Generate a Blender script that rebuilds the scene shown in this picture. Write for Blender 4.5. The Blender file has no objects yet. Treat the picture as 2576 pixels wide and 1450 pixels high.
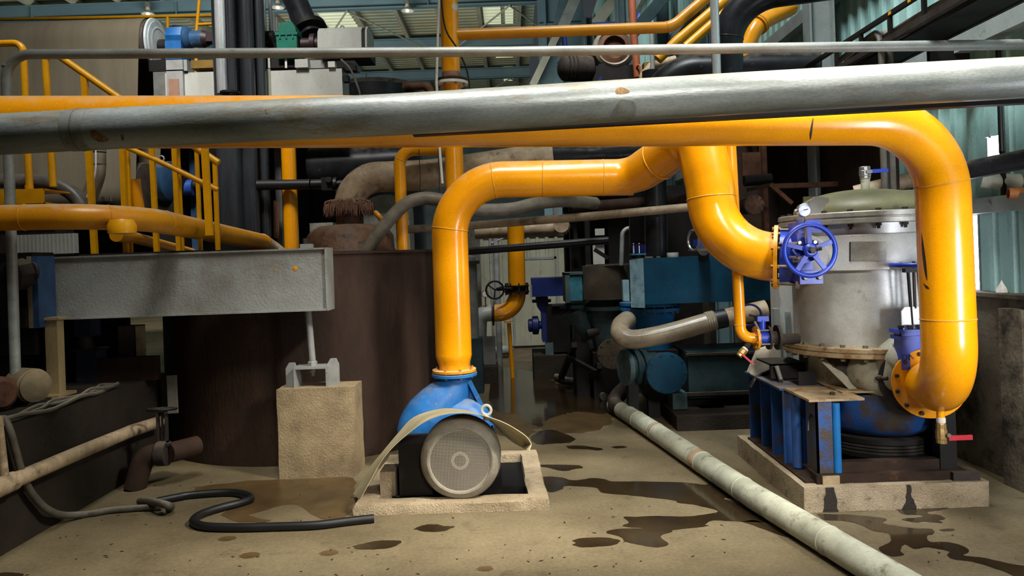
import bpy, bmesh, math, random
from mathutils import Vector, Matrix, Quaternion
random.seed(7)
sc = bpy.context.scene
COL = sc.collection
PI = math.pi
# ---------------------------------------------------------------- camera
FPX, PU, PV, EYE, ROLL = 1900.0, 1288.0, 645.0, 1.57, math.radians(2.0)
cam_d = bpy.data.cameras.new('camera')
cam = bpy.data.objects.new('camera', cam_d)
COL.objects.link(cam)
cam.location = (0, 0, EYE)
cam.rotation_euler = (PI/2, ROLL, 0)
cam_d.sensor_width = 36.0
cam_d.lens = 36.0*FPX/2576.0
cam_d.shift_y = -80.0/2576.0
cam_d.clip_end = 200
sc.camera = cam
# ---------------------------------------------------------------- look
sc.view_settings.view_transform = 'Standard'
sc.view_settings.look = 'None'
sc.view_settings.exposure = 0.0
sc.view_settings.gamma = 1.0
sc.view_settings.use_curve_mapping = False
sc.cycles.use_denoising = True
sc.cycles.use_adaptive_sampling = True
sc.cycles.adaptive_threshold = 0.03
sc.cycles.max_bounces = 6
sc.cycles.diffuse_bounces = 3
sc.cycles.glossy_bounces = 3
sc.cycles.sample_clamp_indirect = 4.0
# ---------------------------------------------------------------- daylight
world = bpy.data.worlds.new('sky')
sc.world = world
world.use_nodes = True
wbg = world.node_tree.nodes['Background']
wbg.inputs[0].default_value = (0.80, 0.92, 1.0, 1)
wbg.inputs[1].default_value = 0.045

def area(name, loc, target, size, power, col=(1, 1, 1), sy=None, spread=180):
    d = bpy.data.lights.new(name, 'AREA')
    d.energy = power; d.color = col; d.spread = math.radians(spread)
    d.size = size
    if sy:
        d.shape = 'RECTANGLE'; d.size_y = sy
    o = bpy.data.objects.new(name, d)
    COL.objects.link(o)
    o.location = loc
    o.rotation_euler = (Vector(target)-Vector(loc)).to_track_quat('-Z', 'Y').to_euler()
    return o
# high window band in the clad wall, ahead of the camera and out of the picture above
area('high_window', (3.1, 2.5, 5.1), (-0.35, 4.5, 0.3), 0.8, 58, (1.0, 0.93, 0.80), 0.6, 45)
# low side window next to the photographer
area('side_window', (3.15, 2.35, 1.15), (2.1, 4.5, 1.25), 0.6, 30, (0.86, 0.90, 1.0), 0.9, 100)
# added soft front fill, unseen behind the camera
area('front_fill', (2.0, -5.0, 5.2), (0.5, 5.0, 0.9), 1.4, 78, (1.0, 0.95, 0.86), 1.2, 60)
# roof skylights, with added fill lamps among them
area('skylight_near', (-0.6, 1.8, 9.0), (-0.3, 3.8, 0.0), 2.0, 105, (1.0, 0.97, 0.90), 2.0, 64)
area('motor_fill', (0.9, 6.0, 9.2), (1.3, 9.4, 4.0), 1.2, 60, (1.0, 0.98, 0.93), 1.2, 50)  # added fill that brightens the upper motor and yellow branch
area('machine_fill', (-2.4, 3.4, 8.6), (-3.6, 8.2, 3.4), 1.6, 66, (1.0, 0.97, 0.92), 1.6, 44)  # added fill for the felt, rails and machine frame
area('wall_fill', (1.0, 4.4, 8.0), (3.3, 5.2, 2.6), 1.2, 120, (0.93, 1.0, 1.0), 1.2, 80)  # added fill aimed at the clad wall
area('roof_fill', (-7.0, 17.0, 3.6), (-7.0, 28.0, 9.0), 9.0, 900, (1.0, 0.97, 0.88), 2.0)  # added uplight that brightens the underside of the roof
area('skylight_aisle', (2.0, 15.0, 9.0), (2.4, 17.0, 4.0), 2.0, 110, (0.95, 1.0, 1.0), 5.0, 120)

# ---------------------------------------------------------------- picture to place
CR, SR = math.cos(ROLL), math.sin(ROLL)
def W(u, v, Y):
    du, dv = u-PU, v-PV
    return Vector(((du*CR-dv*SR)/FPX*Y, Y, EYE-(du*SR+dv*CR)/FPX*Y))
def G(u, v, z=0.0):
    du, dv = u-PU, v-PV
    Y = (EYE-z)*FPX/(du*SR+dv*CR)
    p = W(u, v, Y); p.z = z
    return p
def WL(pts, Y=None):
    return [W(p[0], p[1], p[2] if len(p) > 2 else Y) for p in pts]

# ---------------------------------------------------------------- materials
def lin(h):
    h = h.lstrip('#')
    out = []
    for i in (0, 2, 4):
        c = int(h[i:i+2], 16)/255
        out.append(c/12.92 if c <= .04045 else ((c+.055)/1.055)**2.4)
    return (*out, 1.0)
MATS = {}
def M(name, c1, c2=None, rough=.5, metal=0.0, scale=3.0, bump=0.0, bscale=60.0, dust=None, dusta=.6,
      spot=None, spots=9.0, spotw=.06, spotc=.66, stretch=(1, 1, 1), rvar=.12, coat=0.0, detail=5.0, grain=.14, gscale=150., spec=.5):
    """two-tone noise paint with optional settled dust, blotches and a fine bump"""
    m = bpy.data.materials.new(name); m.use_nodes = True
    nt = m.node_tree; N = nt.nodes; L = nt.links
    b = N['Principled BSDF']
    tc = N.new('ShaderNodeTexCoord')
    mp = N.new('ShaderNodeMapping'); mp.inputs['Scale'].default_value = stretch
    L.new(tc.outputs['Object'], mp.inputs[0])
    n1 = N.new('ShaderNodeTexNoise'); n1.inputs['Scale'].default_value = scale
    n1.inputs['Detail'].default_value = detail; n1.inputs['Roughness'].default_value = .62
    L.new(mp.outputs[0], n1.inputs['Vector'])
    rp = N.new('ShaderNodeMapRange'); rp.inputs[1].default_value = .36; rp.inputs[2].default_value = .66
    L.new(n1.outputs['Fac'], rp.inputs[0])
    mx = N.new('ShaderNodeMix'); mx.data_type = 'RGBA'
    mx.inputs[6].default_value = lin(c1); mx.inputs[7].default_value = lin(c2 or c1)
    L.new(rp.outputs[0], mx.inputs[0])
    cur = mx.outputs[2]
    if spot:
        n2 = N.new('ShaderNodeTexNoise'); n2.inputs['Scale'].default_value = spots
        n2.inputs['Detail'].default_value = 8; n2.inputs['Roughness'].default_value = .7
        L.new(mp.outputs[0], n2.inputs['Vector'])
        r2 = N.new('ShaderNodeMapRange'); r2.inputs[1].default_value = spotc-spotw; r2.inputs[2].default_value = spotc+spotw
        L.new(n2.outputs['Fac'], r2.inputs[0])
        m2 = N.new('ShaderNodeMix'); m2.data_type = 'RGBA'
        L.new(r2.outputs[0], m2.inputs[0]); L.new(cur, m2.inputs[6]); m2.inputs[7].default_value = lin(spot)
        cur = m2.outputs[2]
    if dust:
        ge = N.new('ShaderNodeNewGeometry'); sp = N.new('ShaderNodeSeparateXYZ')
        L.new(ge.outputs['Normal'], sp.inputs[0])
        n3 = N.new('ShaderNodeTexNoise'); n3.inputs['Scale'].default_value = 14; n3.inputs['Detail'].default_value = 6
        L.new(tc.outputs['Object'], n3.inputs['Vector'])
        ad = N.new('ShaderNodeMath'); ad.operation = 'MULTIPLY_ADD'
        L.new(n3.outputs['Fac'], ad.inputs[0]); ad.inputs[1].default_value = .9; ad.inputs[2].default_value = -.45
        a2 = N.new('ShaderNodeMath'); a2.operation = 'ADD'
        L.new(ad.outputs[0], a2.inputs[0]); L.new(sp.outputs[2], a2.inputs[1])
        r3 = N.new('ShaderNodeMapRange'); r3.inputs[1].default_value = .55; r3.inputs[2].default_value = 1.0; r3.inputs[4].default_value = dusta
        L.new(a2.outputs[0], r3.inputs[0])
        m3 = N.new('ShaderNodeMix'); m3.data_type = 'RGBA'
        L.new(r3.outputs[0], m3.inputs[0]); L.new(cur, m3.inputs[6]); m3.inputs[7].default_value = lin(dust)
        cur = m3.outputs[2]
        ra = N.new('ShaderNodeMapRange'); ra.inputs[3].default_value = rough; ra.inputs[4].default_value = min(1, rough+.4)
        L.new(r3.outputs[0], ra.inputs[0]); L.new(ra.outputs[0], b.inputs['Roughness'])
    else:
        ra = N.new('ShaderNodeMapRange'); ra.inputs[3].default_value = max(.03, rough-rvar); ra.inputs[4].default_value = min(1, rough+rvar)
        L.new(n1.outputs['Fac'], ra.inputs[0]); L.new(ra.outputs[0], b.inputs['Roughness'])
    if grain:
        n6 = N.new('ShaderNodeTexNoise'); n6.inputs['Scale'].default_value = gscale; n6.inputs['Detail'].default_value = 5
        n6.inputs['Roughness'].default_value = .75
        L.new(mp.outputs[0], n6.inputs['Vector'])
        r6 = N.new('ShaderNodeMapRange'); r6.inputs[1].default_value = .3; r6.inputs[2].default_value = .7
        r6.inputs[3].default_value = 1-grain*1.5; r6.inputs[4].default_value = 1+grain
        L.new(n6.outputs['Fac'], r6.inputs[0])
        m6 = N.new('ShaderNodeVectorMath'); m6.operation = 'SCALE'
        L.new(cur, m6.inputs[0]); L.new(r6.outputs[0], m6.inputs['Scale'])
        cur = m6.outputs[0]
    b.inputs['Specular IOR Level'].default_value = spec
    L.new(cur, b.inputs['Base Color'])
    b.inputs['Metallic'].default_value = metal
    b.inputs['Coat Weight'].default_value = coat
    b.inputs['Coat Roughness'].default_value = .12
    if bump:
        n4 = N.new('ShaderNodeTexNoise'); n4.inputs['Scale'].default_value = bscale; n4.inputs['Detail'].default_value = 4
        L.new(mp.outputs[0], n4.inputs['Vector'])
        bp = N.new('ShaderNodeBump'); bp.inputs['Strength'].default_value = bump; bp.inputs['Distance'].default_value = .01
        L.new(n4.outputs['Fac'], bp.inputs['Height']); L.new(bp.outputs[0], b.inputs['Normal'])
    MATS[name] = m
    return m
def EM(name, col, s):
    m = bpy.data.materials.new(name); m.use_nodes = True
    b = m.node_tree.nodes['Principled BSDF']
    b.inputs['Base Color'].default_value = lin(col)
    b.inputs['Emission Color'].default_value = lin(col); b.inputs['Emission Strength'].default_value = s
    MATS[name] = m
    return m

M('yellow', '#f3a003', '#e59202', rough=.26, scale=2.2, bump=.05, bscale=30, dust='#c9b491', dusta=.42, spot='#8a5a10', spots=26, spotc=.74, spotw=.03, coat=.25)
M('yellow_dusty', '#e39a12', '#cf8510', rough=.36, scale=3, bump=.06, bscale=40, dust='#c9b391', dusta=.75, spot='#6d5730', spots=20, spotc=.70, spotw=.05)
M('yellow_rail', '#f0ac0c', '#e09806', rough=.34, scale=5, spot='#7b5a1c', spots=30, spotc=.72, spotw=.04)
M('galvanized', '#a4abab', '#767e7d', rough=.36, metal=.15, scale=4, stretch=(.4, 1.6, 1.6), bump=.08, bscale=80, dust='#7f7a68', dusta=.7, spot='#7c6f57', spots=5, spotc=.62, spotw=.07, grain=.2)
M('galvanized_dull', '#aeb2b0', '#90948f', rough=.5, metal=.3, scale=8, stretch=(.4, 1, 1), dust='#a9a595', dusta=.6, spot='#6b5843', spots=14, spotc=.68, spotw=.04)
M('pipe_cream', '#bfc0ac', '#9d9e8b', rough=.6, scale=6, bump=.12, bscale=90, spot='#6f6a58', spots=10, spotc=.63, spotw=.07)
M('pipe_beige', '#b6a184', '#8d7a60', rough=.6, scale=7, bump=.12, bscale=70, spot='#5d5142', spots=9, spotc=.62, spotw=.08)
M('concrete', '#a3906f', '#7d6c52', rough=.85, scale=5, bump=.55, bscale=70, spot='#4d4437', spots=22, spotc=.67, spotw=.05)
M('concrete_pale', '#b09f83', '#8a7a60', rough=.9, scale=4, bump=.7, bscale=90, spot='#4f4536', spots=16, spotc=.65, spotw=.07, grain=.3)
M('concrete_grey', '#8c8a7e', '#6d6a60', rough=.9, scale=4, bump=.4, bscale=60, spot='#45413a', spots=12, spotc=.64, spotw=.08)
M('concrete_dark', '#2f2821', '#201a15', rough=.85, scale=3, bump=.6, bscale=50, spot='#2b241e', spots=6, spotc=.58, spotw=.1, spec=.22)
M('floor', '#74684e', '#584c35', rough=.68, scale=1.3, bump=.25, bscale=26, spot='#463b27', spots=4.2, spotc=.66, spotw=.09, rvar=.2, detail=10, grain=.22, gscale=45)
M('wet', '#352a1a', '#241b10', rough=.10, scale=2, bump=.05, bscale=9, rvar=.08)
M('wet_stain', '#5d4a2e', '#443520', rough=.34, scale=4, bump=.1, bscale=25)
M('tank_brown', '#46342a', '#2d211a', rough=.72, scale=2.2, stretch=(1, 1, .35), bump=.5, bscale=42, spot='#2e221c', spots=5, spotc=.6, spotw=.1, spec=.22)
M('dome_brown', '#6e4d34', '#493224', rough=.6, scale=5, bump=.5, bscale=40, dust='#8a7a62', dusta=.4, spot='#2d2119', spots=11, spotc=.58, spotw=.06)
M('beam_grey', '#a4a7a4', '#8d8f8b', rough=.45, scale=1.6, bump=.45, bscale=55, spot='#6c5d4e', spots=1.3, spotc=.62, spotw=.14)
M('grey_paint', '#9b9c9a', '#828380', rough=.55, scale=6, bump=.1, spot='#6d5a48', spots=14, spotc=.68, spotw=.04)
M('silver', '#d0d2d0', '#aeafa8', rough=.40, metal=.2, scale=3.5, bump=.06, spot='#4b453d', spots=4.5, spotc=.66, spotw=.08, dust='#b4a88e', dusta=.5)
M('silver_base', '#b6b4a4', '#8f8975', rough=.55, metal=.1, scale=5, bump=.1, spot='#6f5233', spots=8, spotc=.62, spotw=.07)
M('olive', '#6f6d50', '#5b5a41', rough=.5, scale=4, bump=.06, spot='#8f6a33', spots=8, spotc=.73, spotw=.03)
M('flange_steel', '#adaca3', '#85837a', rough=.5, metal=.4, scale=8, spot='#5a4c3b', spots=22, spotc=.66, spotw=.04)
M('flange_rusty', '#a99674', '#86663f', rough=.7, scale=9, bump=.2, spot='#5d3d20', spots=18, spotc=.62, spotw=.06)
M('pump_blue', '#226cb0', '#185695', rough=.45, scale=6, bump=.1, dust='#7f8076', dusta=.6, spot='#8a8272', spots=12, spotc=.69, spotw=.05)
M('valve_blue', '#1c3fb8', '#142f98', rough=.38, scale=5, bump=.03, spot='#15194a', spots=16, spotc=.72, spotw=.03, coat=.08)
M('stand_blue', '#1f5296', '#173d75', rough=.5, scale=5, bump=.15, spot='#43382f', spots=3.4, spotc=.53, spotw=.05, dust='#8a7c66', dusta=.6)
M('machine_blue', '#06405a', '#04344b', rough=.55, scale=5, bump=.15, spot='#3d6272', spots=26, spotc=.68, spotw=.04, spec=.22)
M('machine_teal', '#3d8296', '#2b6375', rough=.55, scale=8, bump=.1, spot='#5d665f', spots=14, spotc=.64, spotw=.06, spec=.22)
M('panel_lightblue', '#8fb0bd', '#6d92a3', rough=.55, scale=9, bump=.2, spot='#4f6570', spots=18, spotc=.62, spotw=.07)
M('navy', '#23306e', '#182352', rough=.45, scale=5, spot='#39437c', spots=16, spotc=.7, spotw=.04, spec=.22)
M('flange_blue', '#2477b8', '#1b64a3', rough=.45, scale=6, dust='#91a5ad', dusta=.5, spec=.22)
M('green_gear', '#12705c', '#0d5a4a', rough=.35, scale=6, dust='#547a6c', dusta=.4)
M('black_pipe', '#25262a', '#17181b', rough=.33, scale=6, dust='#6d665a', dusta=.65, spot='#4a4a4c', spots=30, spotc=.66, spotw=.05, spec=.22)
M('black_film', '#3a3c40', '#202226', rough=.27, metal=.2, scale=4, stretch=(1, 1, .2), spot='#55575a', spots=60, spotc=.67, spotw=.03)
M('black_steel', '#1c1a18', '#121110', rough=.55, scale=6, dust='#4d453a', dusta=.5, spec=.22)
M('dark_iron', '#3b3430', '#272220', rough=.65, scale=7, bump=.25, dust='#6b5f50', dusta=.6, spec=.22)
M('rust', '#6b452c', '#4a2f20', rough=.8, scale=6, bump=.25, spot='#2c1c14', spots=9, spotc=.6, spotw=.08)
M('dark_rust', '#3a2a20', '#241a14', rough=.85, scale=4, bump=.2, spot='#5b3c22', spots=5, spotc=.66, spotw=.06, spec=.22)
M('motor_cover', '#958e80', '#726b5e', rough=.6, scale=7, bump=.2, bscale=60, spot='#a08d6e', spots=7, spotc=.68, spotw=.07)
M('cream_sheet', '#c9bd98', '#b0a27c', rough=.6, scale=7, bump=.06, spot='#8a7c5c', spots=15, spotc=.69, spotw=.05)
M('brass', '#a88a52', '#86703f', rough=.45, metal=.55, scale=14, spot='#6d6450', spots=20, spotc=.62, spotw=.06)
M('red', '#c21f33', '#a81527', rough=.4, scale=20)
M('steel', '#b9bbbd', '#999c9e', rough=.28, metal=.8, scale=12)
M('bolt_steel', '#8b8578', '#655d50', rough=.5, metal=.5, scale=20)
M('bolt_dark', '#3f362c', '#2a241e', rough=.6, metal=.3, scale=20)
M('bolt_yellow', '#b27d1a', '#8a5c14', rough=.5, scale=20)
M('white_tape', '#dedad2', '#c6c0b4', rough=.7, scale=20)
M('white_pipe', '#d9d7cd', '#c3c0b4', rough=.5, scale=6)
M('gauge_face', '#9fb2e8', '#e2e7f5', rough=.15, scale=30, coat=.6)
M('belt_felt', '#645c4a', '#575040', rough=.9, scale=2, bump=.15, bscale=200, stretch=(3, 1, .3))
M('roller_dark', '#4d4238', '#332b25', rough=.6, scale=6)
M('white_panel', '#b9bab3', '#a2a39b', rough=.6, scale=3, bump=.04, stretch=(1, 1, .4), spot='#74705f', spots=7, spotc=.66, spotw=.07)
M('partition', '#b7b8a4', '#9fa08d', rough=.7, scale=3, stretch=(1, 1, .3), spot='#7d7c6b', spots=5, spotc=.63, spotw=.08)
M('wall_green', '#a9cdc8', '#8fbab6', rough=.5, scale=2.5, stretch=(1, 1, .3), spot='#6f9793', spots=4, spotc=.63, spotw=.1)
M('wall_low', '#7a7060', '#5b5244', rough=.9, scale=2, bump=.5, bscale=40, spot='#2f2921', spots=3, spotc=.57, spotw=.08, spec=.22)
M('roof_sheet', '#b0ae8e', '#96977d', rough=.6, scale=.6, stretch=(1, 1, 1), spot='#8fa79c', spots=.4, spotc=.55, spotw=.1)
M('roof_steel', '#6f8b96', '#5f7b87', rough=.55, scale=.5)
M('roof_purlin', '#b9b8a6', '#a3a393', rough=.6, scale=2)
M('column_steel', '#5d757c', '#4b6168', rough=.55, scale=2, spot='#7d7c74', spots=5, spotc=.66, spotw=.06)
M('column_pale', '#9aa19f', '#868d8b', rough=.55, scale=3, spot='#6a5a48', spots=8, spotc=.66, spotw=.06)
M('hose_grey', '#7d7465', '#655d50', rough=.5, scale=12, dust='#8f8675', dusta=.6)
M('hose_dark', '#6a655e', '#4f4b46', rough=.42, scale=12, dust='#8b8272', dusta=.5)
M('hose_clear', '#8d8471', '#746a58', rough=.3, scale=10, dust='#9a8f7b', dusta=.5)
M('rubber_black', '#15171b', '#0e0f12', rough=.45, scale=10)
M('rubber_grey', '#5b564c', '#46423a', rough=.6, scale=9, dust='#8d8672', dusta=.6)
M('hair_fibre', '#8a6552', '#6b4b3c', rough=.95, scale=30, bump=.6, bscale=120)
M('orange_pipe', '#a8662c', '#8a4f22', rough=.6, scale=6)
M('copper_red', '#a05a3c', '#8a4a30', rough=.5, scale=5)
M('plastic_film', '#cfc7b4', '#b0a68d', rough=.4, scale=6, bump=.3, bscale=12)
EM('window_glow', '#eef0ff', 14.0)
EM('skylight_glow', '#cfd6b8', .5)
EM('lamp_glow', '#fff6e2', 1.6)
EM('window_blue', '#5b73f0', 1.0)

M('dark_teal', '#23383c', '#16272b', rough=.6, scale=6, bump=.15, spot='#3d4a48', spots=22, spotc=.68, spotw=.05, spec=.22)
M('machine_faded', '#4d6468', '#38494d', rough=.6, scale=8, bump=.15, spot='#6b6659', spots=12, spotc=.62, spotw=.07, spec=.22)
M('dark_speckle', '#4f4538', '#3a332a', rough=.8, scale=8, bump=.2, spot='#6b5d49', spots=40, spotc=.62, spotw=.06, spec=.22)
M('drum_grey', '#6f675b', '#544e46', rough=.6, scale=3, bump=.06, spot='#5d5030', spots=4, spotc=.62, spotw=.1, spec=.22)
M('grey_dark', '#6a6a66', '#50504d', rough=.6, scale=5)
M('hose_sheath', '#9d8f78', '#7d7160', rough=.34, scale=9, spot='#5d5242', spots=14, spotc=.64, spotw=.06)
M('panel_pale', '#c3cccd', '#a5b3b8', rough=.45, scale=5, spot='#7fa0b0', spots=5, spotc=.62, spotw=.08)
M('steel_blue', '#37618a', '#2a4a6c', rough=.45, metal=.2, scale=8, spot='#8a8f92', spots=12, spotc=.64, spotw=.06)
M('dark_wine', '#3a2225', '#281719', rough=.5, scale=8)
M('dark_blue', '#1d3c58', '#142b42', rough=.45, scale=6, dust='#6d7474', dusta=.4)
M('navy_bright', '#244a9c', '#1b3a80', rough=.4, scale=6)
M('galvanized_dark', '#8d918e', '#797d79', rough=.5, metal=.2, scale=8, spot='#5d5547', spots=12, spotc=.6, spotw=.1)
M('seep', '#2b2016', '#1c140d', rough=.5, scale=9, bump=.3, bscale=60)
M('mustard', '#7d5d12', '#5f460c', rough=.6, scale=8)
M('rust_tan', '#86643c', '#6b4a28', rough=.85, scale=40, spot='#a8916a', spots=60, spotc=.56, spotw=.1)
M('rust_pale', '#9a7460', '#86604c', rough=.7, scale=6)
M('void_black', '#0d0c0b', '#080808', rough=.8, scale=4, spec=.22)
M('bright_steel', '#d5d8d9', '#9a9fa1', rough=.25, metal=.5, scale=6, stretch=(1, 1, .15))
M('beige_paint', '#a8936c', '#87744f', rough=.6, scale=6, stretch=(1, 1, .4), spot='#5d4a30', spots=8, spotc=.64, spotw=.06)
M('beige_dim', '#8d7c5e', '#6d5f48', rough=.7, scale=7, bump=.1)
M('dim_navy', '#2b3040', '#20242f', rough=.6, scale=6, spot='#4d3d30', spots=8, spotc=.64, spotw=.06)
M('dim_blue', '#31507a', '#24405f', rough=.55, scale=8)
def grille_material():
    """perforated square-hole grille with a plain ring round its middle"""
    m = bpy.data.materials.new('grille'); m.use_nodes = True
    nt = m.node_tree; N = nt.nodes; L = nt.links; b = N['Principled BSDF']
    tc = N.new('ShaderNodeTexCoord'); sp = N.new('ShaderNodeSeparateXYZ')
    L.new(tc.outputs['Object'], sp.inputs[0])
    def ma(op, a, bb=None, c=None):
        n = N.new('ShaderNodeMath'); n.operation = op
        for i, x in enumerate((a, bb, c)):
            if x is None: continue
            if isinstance(x, (int, float)): n.inputs[i].default_value = x
            else: L.new(x, n.inputs[i])
        return n.outputs[0]
    P_ = .0090
    hx = ma('LESS_THAN', ma('ABSOLUTE', ma('SUBTRACT', ma('FRACT', ma('ADD', ma('DIVIDE', sp.outputs[0], P_), .5)), .5)), .31)
    hz = ma('LESS_THAN', ma('ABSOLUTE', ma('SUBTRACT', ma('FRACT', ma('ADD', ma('DIVIDE', sp.outputs[2], P_), .5)), .5)), .31)
    r = ma('SQRT', ma('ADD', ma('MULTIPLY', sp.outputs[0], sp.outputs[0]), ma('MULTIPLY', sp.outputs[2], sp.outputs[2])))
    ring = ma('MULTIPLY', ma('GREATER_THAN', r, .037), ma('LESS_THAN', r, .056))
    rim = ma('LESS_THAN', r, .186)
    hole = ma('MULTIPLY', ma('MULTIPLY', hx, hz), ma('MULTIPLY', rim, ma('SUBTRACT', 1.0, ring)))
    n1 = N.new('ShaderNodeTexNoise'); n1.inputs['Scale'].default_value = 9
    L.new(tc.outputs['Object'], n1.inputs['Vector'])
    mx = N.new('ShaderNodeMix'); mx.data_type = 'RGBA'
    L.new(n1.outputs['Fac'], mx.inputs[0]); mx.inputs[6].default_value = lin('#a39b8b'); mx.inputs[7].default_value = lin('#8b8376')
    m2 = N.new('ShaderNodeMix'); m2.data_type = 'RGBA'
    L.new(hole, m2.inputs[0]); L.new(mx.outputs[2], m2.inputs[6]); m2.inputs[7].default_value = lin('#050404')
    L.new(m2.outputs[2], b.inputs['Base Color']); b.inputs['Roughness'].default_value = .65
    MATS['grille'] = m
grille_material()

# ---------------------------------------------------------------- mesh builder
UP = Vector((0, 0, 1))
def frame(d):
    d = d.normalized()
    a = UP if abs(d.z) < .95 else Vector((1, 0, 0))
    x = d.cross(a).normalized()
    return x, d.cross(x).normalized()
class B:
    def __init__(s): s.bm = bmesh.new()
    def ring_skin(s, rings, closed=True, cap=True):
        vs = [[s.bm.verts.new(p) for p in r] for r in rings]
        n = len(vs[0])
        for a, b in zip(vs, vs[1:]):
            for i in range(n if closed else n-1):
                j = (i+1) % n
                s.bm.faces.new((a[i], a[j], b[j], b[i]))
        if cap and closed:
            s.bm.faces.new(vs[0][::-1]); s.bm.faces.new(vs[-1])
        return s
    def tube(s, pts, r, seg=24, cap=True, ridge=0.0, wall=0.0):
        pts = [Vector(p) for p in pts]
        n = len(pts)
        rr = r if isinstance(r, (list, tuple)) else [r]*n
        tg = []
        for i in range(n):
            a = pts[i]-pts[i-1] if i else pts[1]-pts[0]
            b = pts[i+1]-pts[i] if i < n-1 else pts[-1]-pts[-2]
            tg.append((a.normalized()+b.normalized()).normalized())
        x, _ = frame(tg[0])
        rings = []
        for i in range(n):
            if i:
                q = tg[i-1].rotation_difference(tg[i]); x = q @ x
            y = tg[i].cross(x).normalized()
            k = 1.0
            if 0 < i < n-1:
                a = (pts[i]-pts[i-1]).normalized()
                k = 1.0
            ri = rr[i] + (ridge if i % 2 else 0)
            rings.append([pts[i]+(x*math.cos(2*PI*j/seg)+y*math.sin(2*PI*j/seg))*ri*k for j in range(seg)])
        s.ring_skin(rings, True, cap)
        return s
    def cyl(s, p, q, r, r2=None, seg=24, cap=True):
        return s.tube([p, q], [r, r if r2 is None else r2], seg, cap)
    def pipe_open(s, p, q, r, t, seg=28):
        """a hollow short pipe"""
        p, q = Vector(p), Vector(q); x, y = frame(q-p)
        def ring(c, rad): return [c+(x*math.cos(2*PI*j/seg)+y*math.sin(2*PI*j/seg))*rad for j in range(seg)]
        s.ring_skin([ring(p, r-t), ring(p, r), ring(q, r), ring(q, r-t), ring(p, r-t)], True, False)
        return s
    def lathe(s, prof, o, ax=UP, seg=40, cap=True):
        o = Vector(o); ax = Vector(ax).normalized(); x, y = frame(ax)
        rings = [[o+ax*t+(x*math.cos(2*PI*j/seg)+y*math.sin(2*PI*j/seg))*max(r, .0005) for j in range(seg)] for r, t in prof]
        return s.ring_skin(rings, True, cap)
    def box(s, c, d, rot=None):
        c = Vector(c); h = Vector(d)/2
        vs = []
        for sx in (-1, 1):
            for sy in (-1, 1):
                for sz in (-1, 1):
                    v = Vector((sx*h.x, sy*h.y, sz*h.z))
                    if rot: v = rot @ v
                    vs.append(s.bm.verts.new(c+v))
        for f in ((0, 1, 3, 2), (4, 6, 7, 5), (0, 4, 5, 1), (2, 3, 7, 6), (0, 2, 6, 4), (1, 5, 7, 3)):
            s.bm.faces.new([vs[i] for i in f])
        return s
    def bb(s, a, b):
        a, b = Vector(a), Vector(b)
        return s.box((a+b)/2, (abs(b.x-a.x), abs(b.y-a.y), abs(b.z-a.z)))
    def bar(s, p, q, w, h, up=UP):
        """rectangular bar from p to q, w sideways, h along up"""
        p, q = Vector(p), Vector(q); d = (q-p).normalized()
        x = d.cross(Vector(up)).normalized(); y = x.cross(d).normalized()
        R = [[c+x*sx*w/2+y*sy*h/2 for sx, sy in ((-1, -1), (1, -1), (1, 1), (-1, 1))] for c in (p, q)]
        return s.ring_skin(R, True, True)
    def prism(s, poly, ext):
        ext = Vector(ext); poly = [Vector(p) for p in poly]
        return s.ring_skin([poly, [p+ext for p in poly]], True, True)
    def torus(s, c, ax, R, r, seg=40, rs=12):
        c = Vector(c); ax = Vector(ax).normalized(); x, y = frame(ax)
        vs = []
        for i in range(seg):
            a = 2*PI*i/seg; d = x*math.cos(a)+y*math.sin(a)
            vs.append([s.bm.verts.new(c+d*(R+r*math.cos(2*PI*j/rs))+ax*r*math.sin(2*PI*j/rs)) for j in range(rs)])
        for i in range(seg):
            a, b = vs[i], vs[(i+1) % seg]
            for j in range(rs):
                k = (j+1) % rs
                s.bm.faces.new((a[j], b[j], b[k], a[k]))
        return s
    def hexb(s, p, ax, r, h):
        return s.lathe([(r, 0), (r, h*.8), (r*.8, h)], p, ax, 6)
    def sheet(s, A, Bk, t):
        """a thin sheet between two edge curves, t thick"""
        A = [Vector(p) for p in A]; Bk = [Vector(p) for p in Bk]
        rows = []
        for i, (a, b) in enumerate(zip(A, Bk)):
            d = (A[min(i+1, len(A)-1)]-A[max(i-1, 0)])
            nrm = d.cross(b-a).normalized()*t
            rows.append([a, b, b+nrm, a+nrm])
        return s.ring_skin(rows, True, True)
    def grid(s, f, nu, nv):
        vs = [[s.bm.verts.new(f(i/nu, j/nv)) for j in range(nv+1)] for i in range(nu+1)]
        for i in range(nu):
            for j in range(nv):
                s.bm.faces.new((vs[i][j], vs[i+1][j], vs[i+1][j+1], vs[i][j+1]))
        return s
    def bev(s, w, seg=2):
        es = [e for e in s.bm.edges if len(e.link_faces) == 2 and e.calc_face_angle(0) > .6]
        bmesh.ops.bevel(s.bm, geom=es, offset=w, segments=seg, affect='EDGES', clamp_overlap=True)
        return s
def fillet(pts, rad, n=10):
    """round the corners of a polyline"""
    pts = [Vector(p) for p in pts]
    out = [pts[0]]
    for i in range(1, len(pts)-1):
        r = rad[i-1] if isinstance(rad, (list, tuple)) else rad
        a = (pts[i-1]-pts[i]).normalized(); b = (pts[i+1]-pts[i]).normalized()
        th = a.angle(b)
        if r <= 0 or th > PI-.01:
            out.append(pts[i]); continue
        t = min(r/math.tan(th/2), (pts[i-1]-pts[i]).length*.98, (pts[i+1]-pts[i]).length*.98)
        rr = t*math.tan(th/2)
        c = pts[i]+(a+b).normalized()*(rr/math.sin(th/2))
        p0 = pts[i]+a*t-c; p1 = pts[i]+b*t-c
        ax = p0.cross(p1).normalized(); ang = p0.angle(p1)
        for k in range(n+1):
            out.append(c+Quaternion(ax, ang*k/n) @ p0)
    out.append(pts[-1])
    return out
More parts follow.
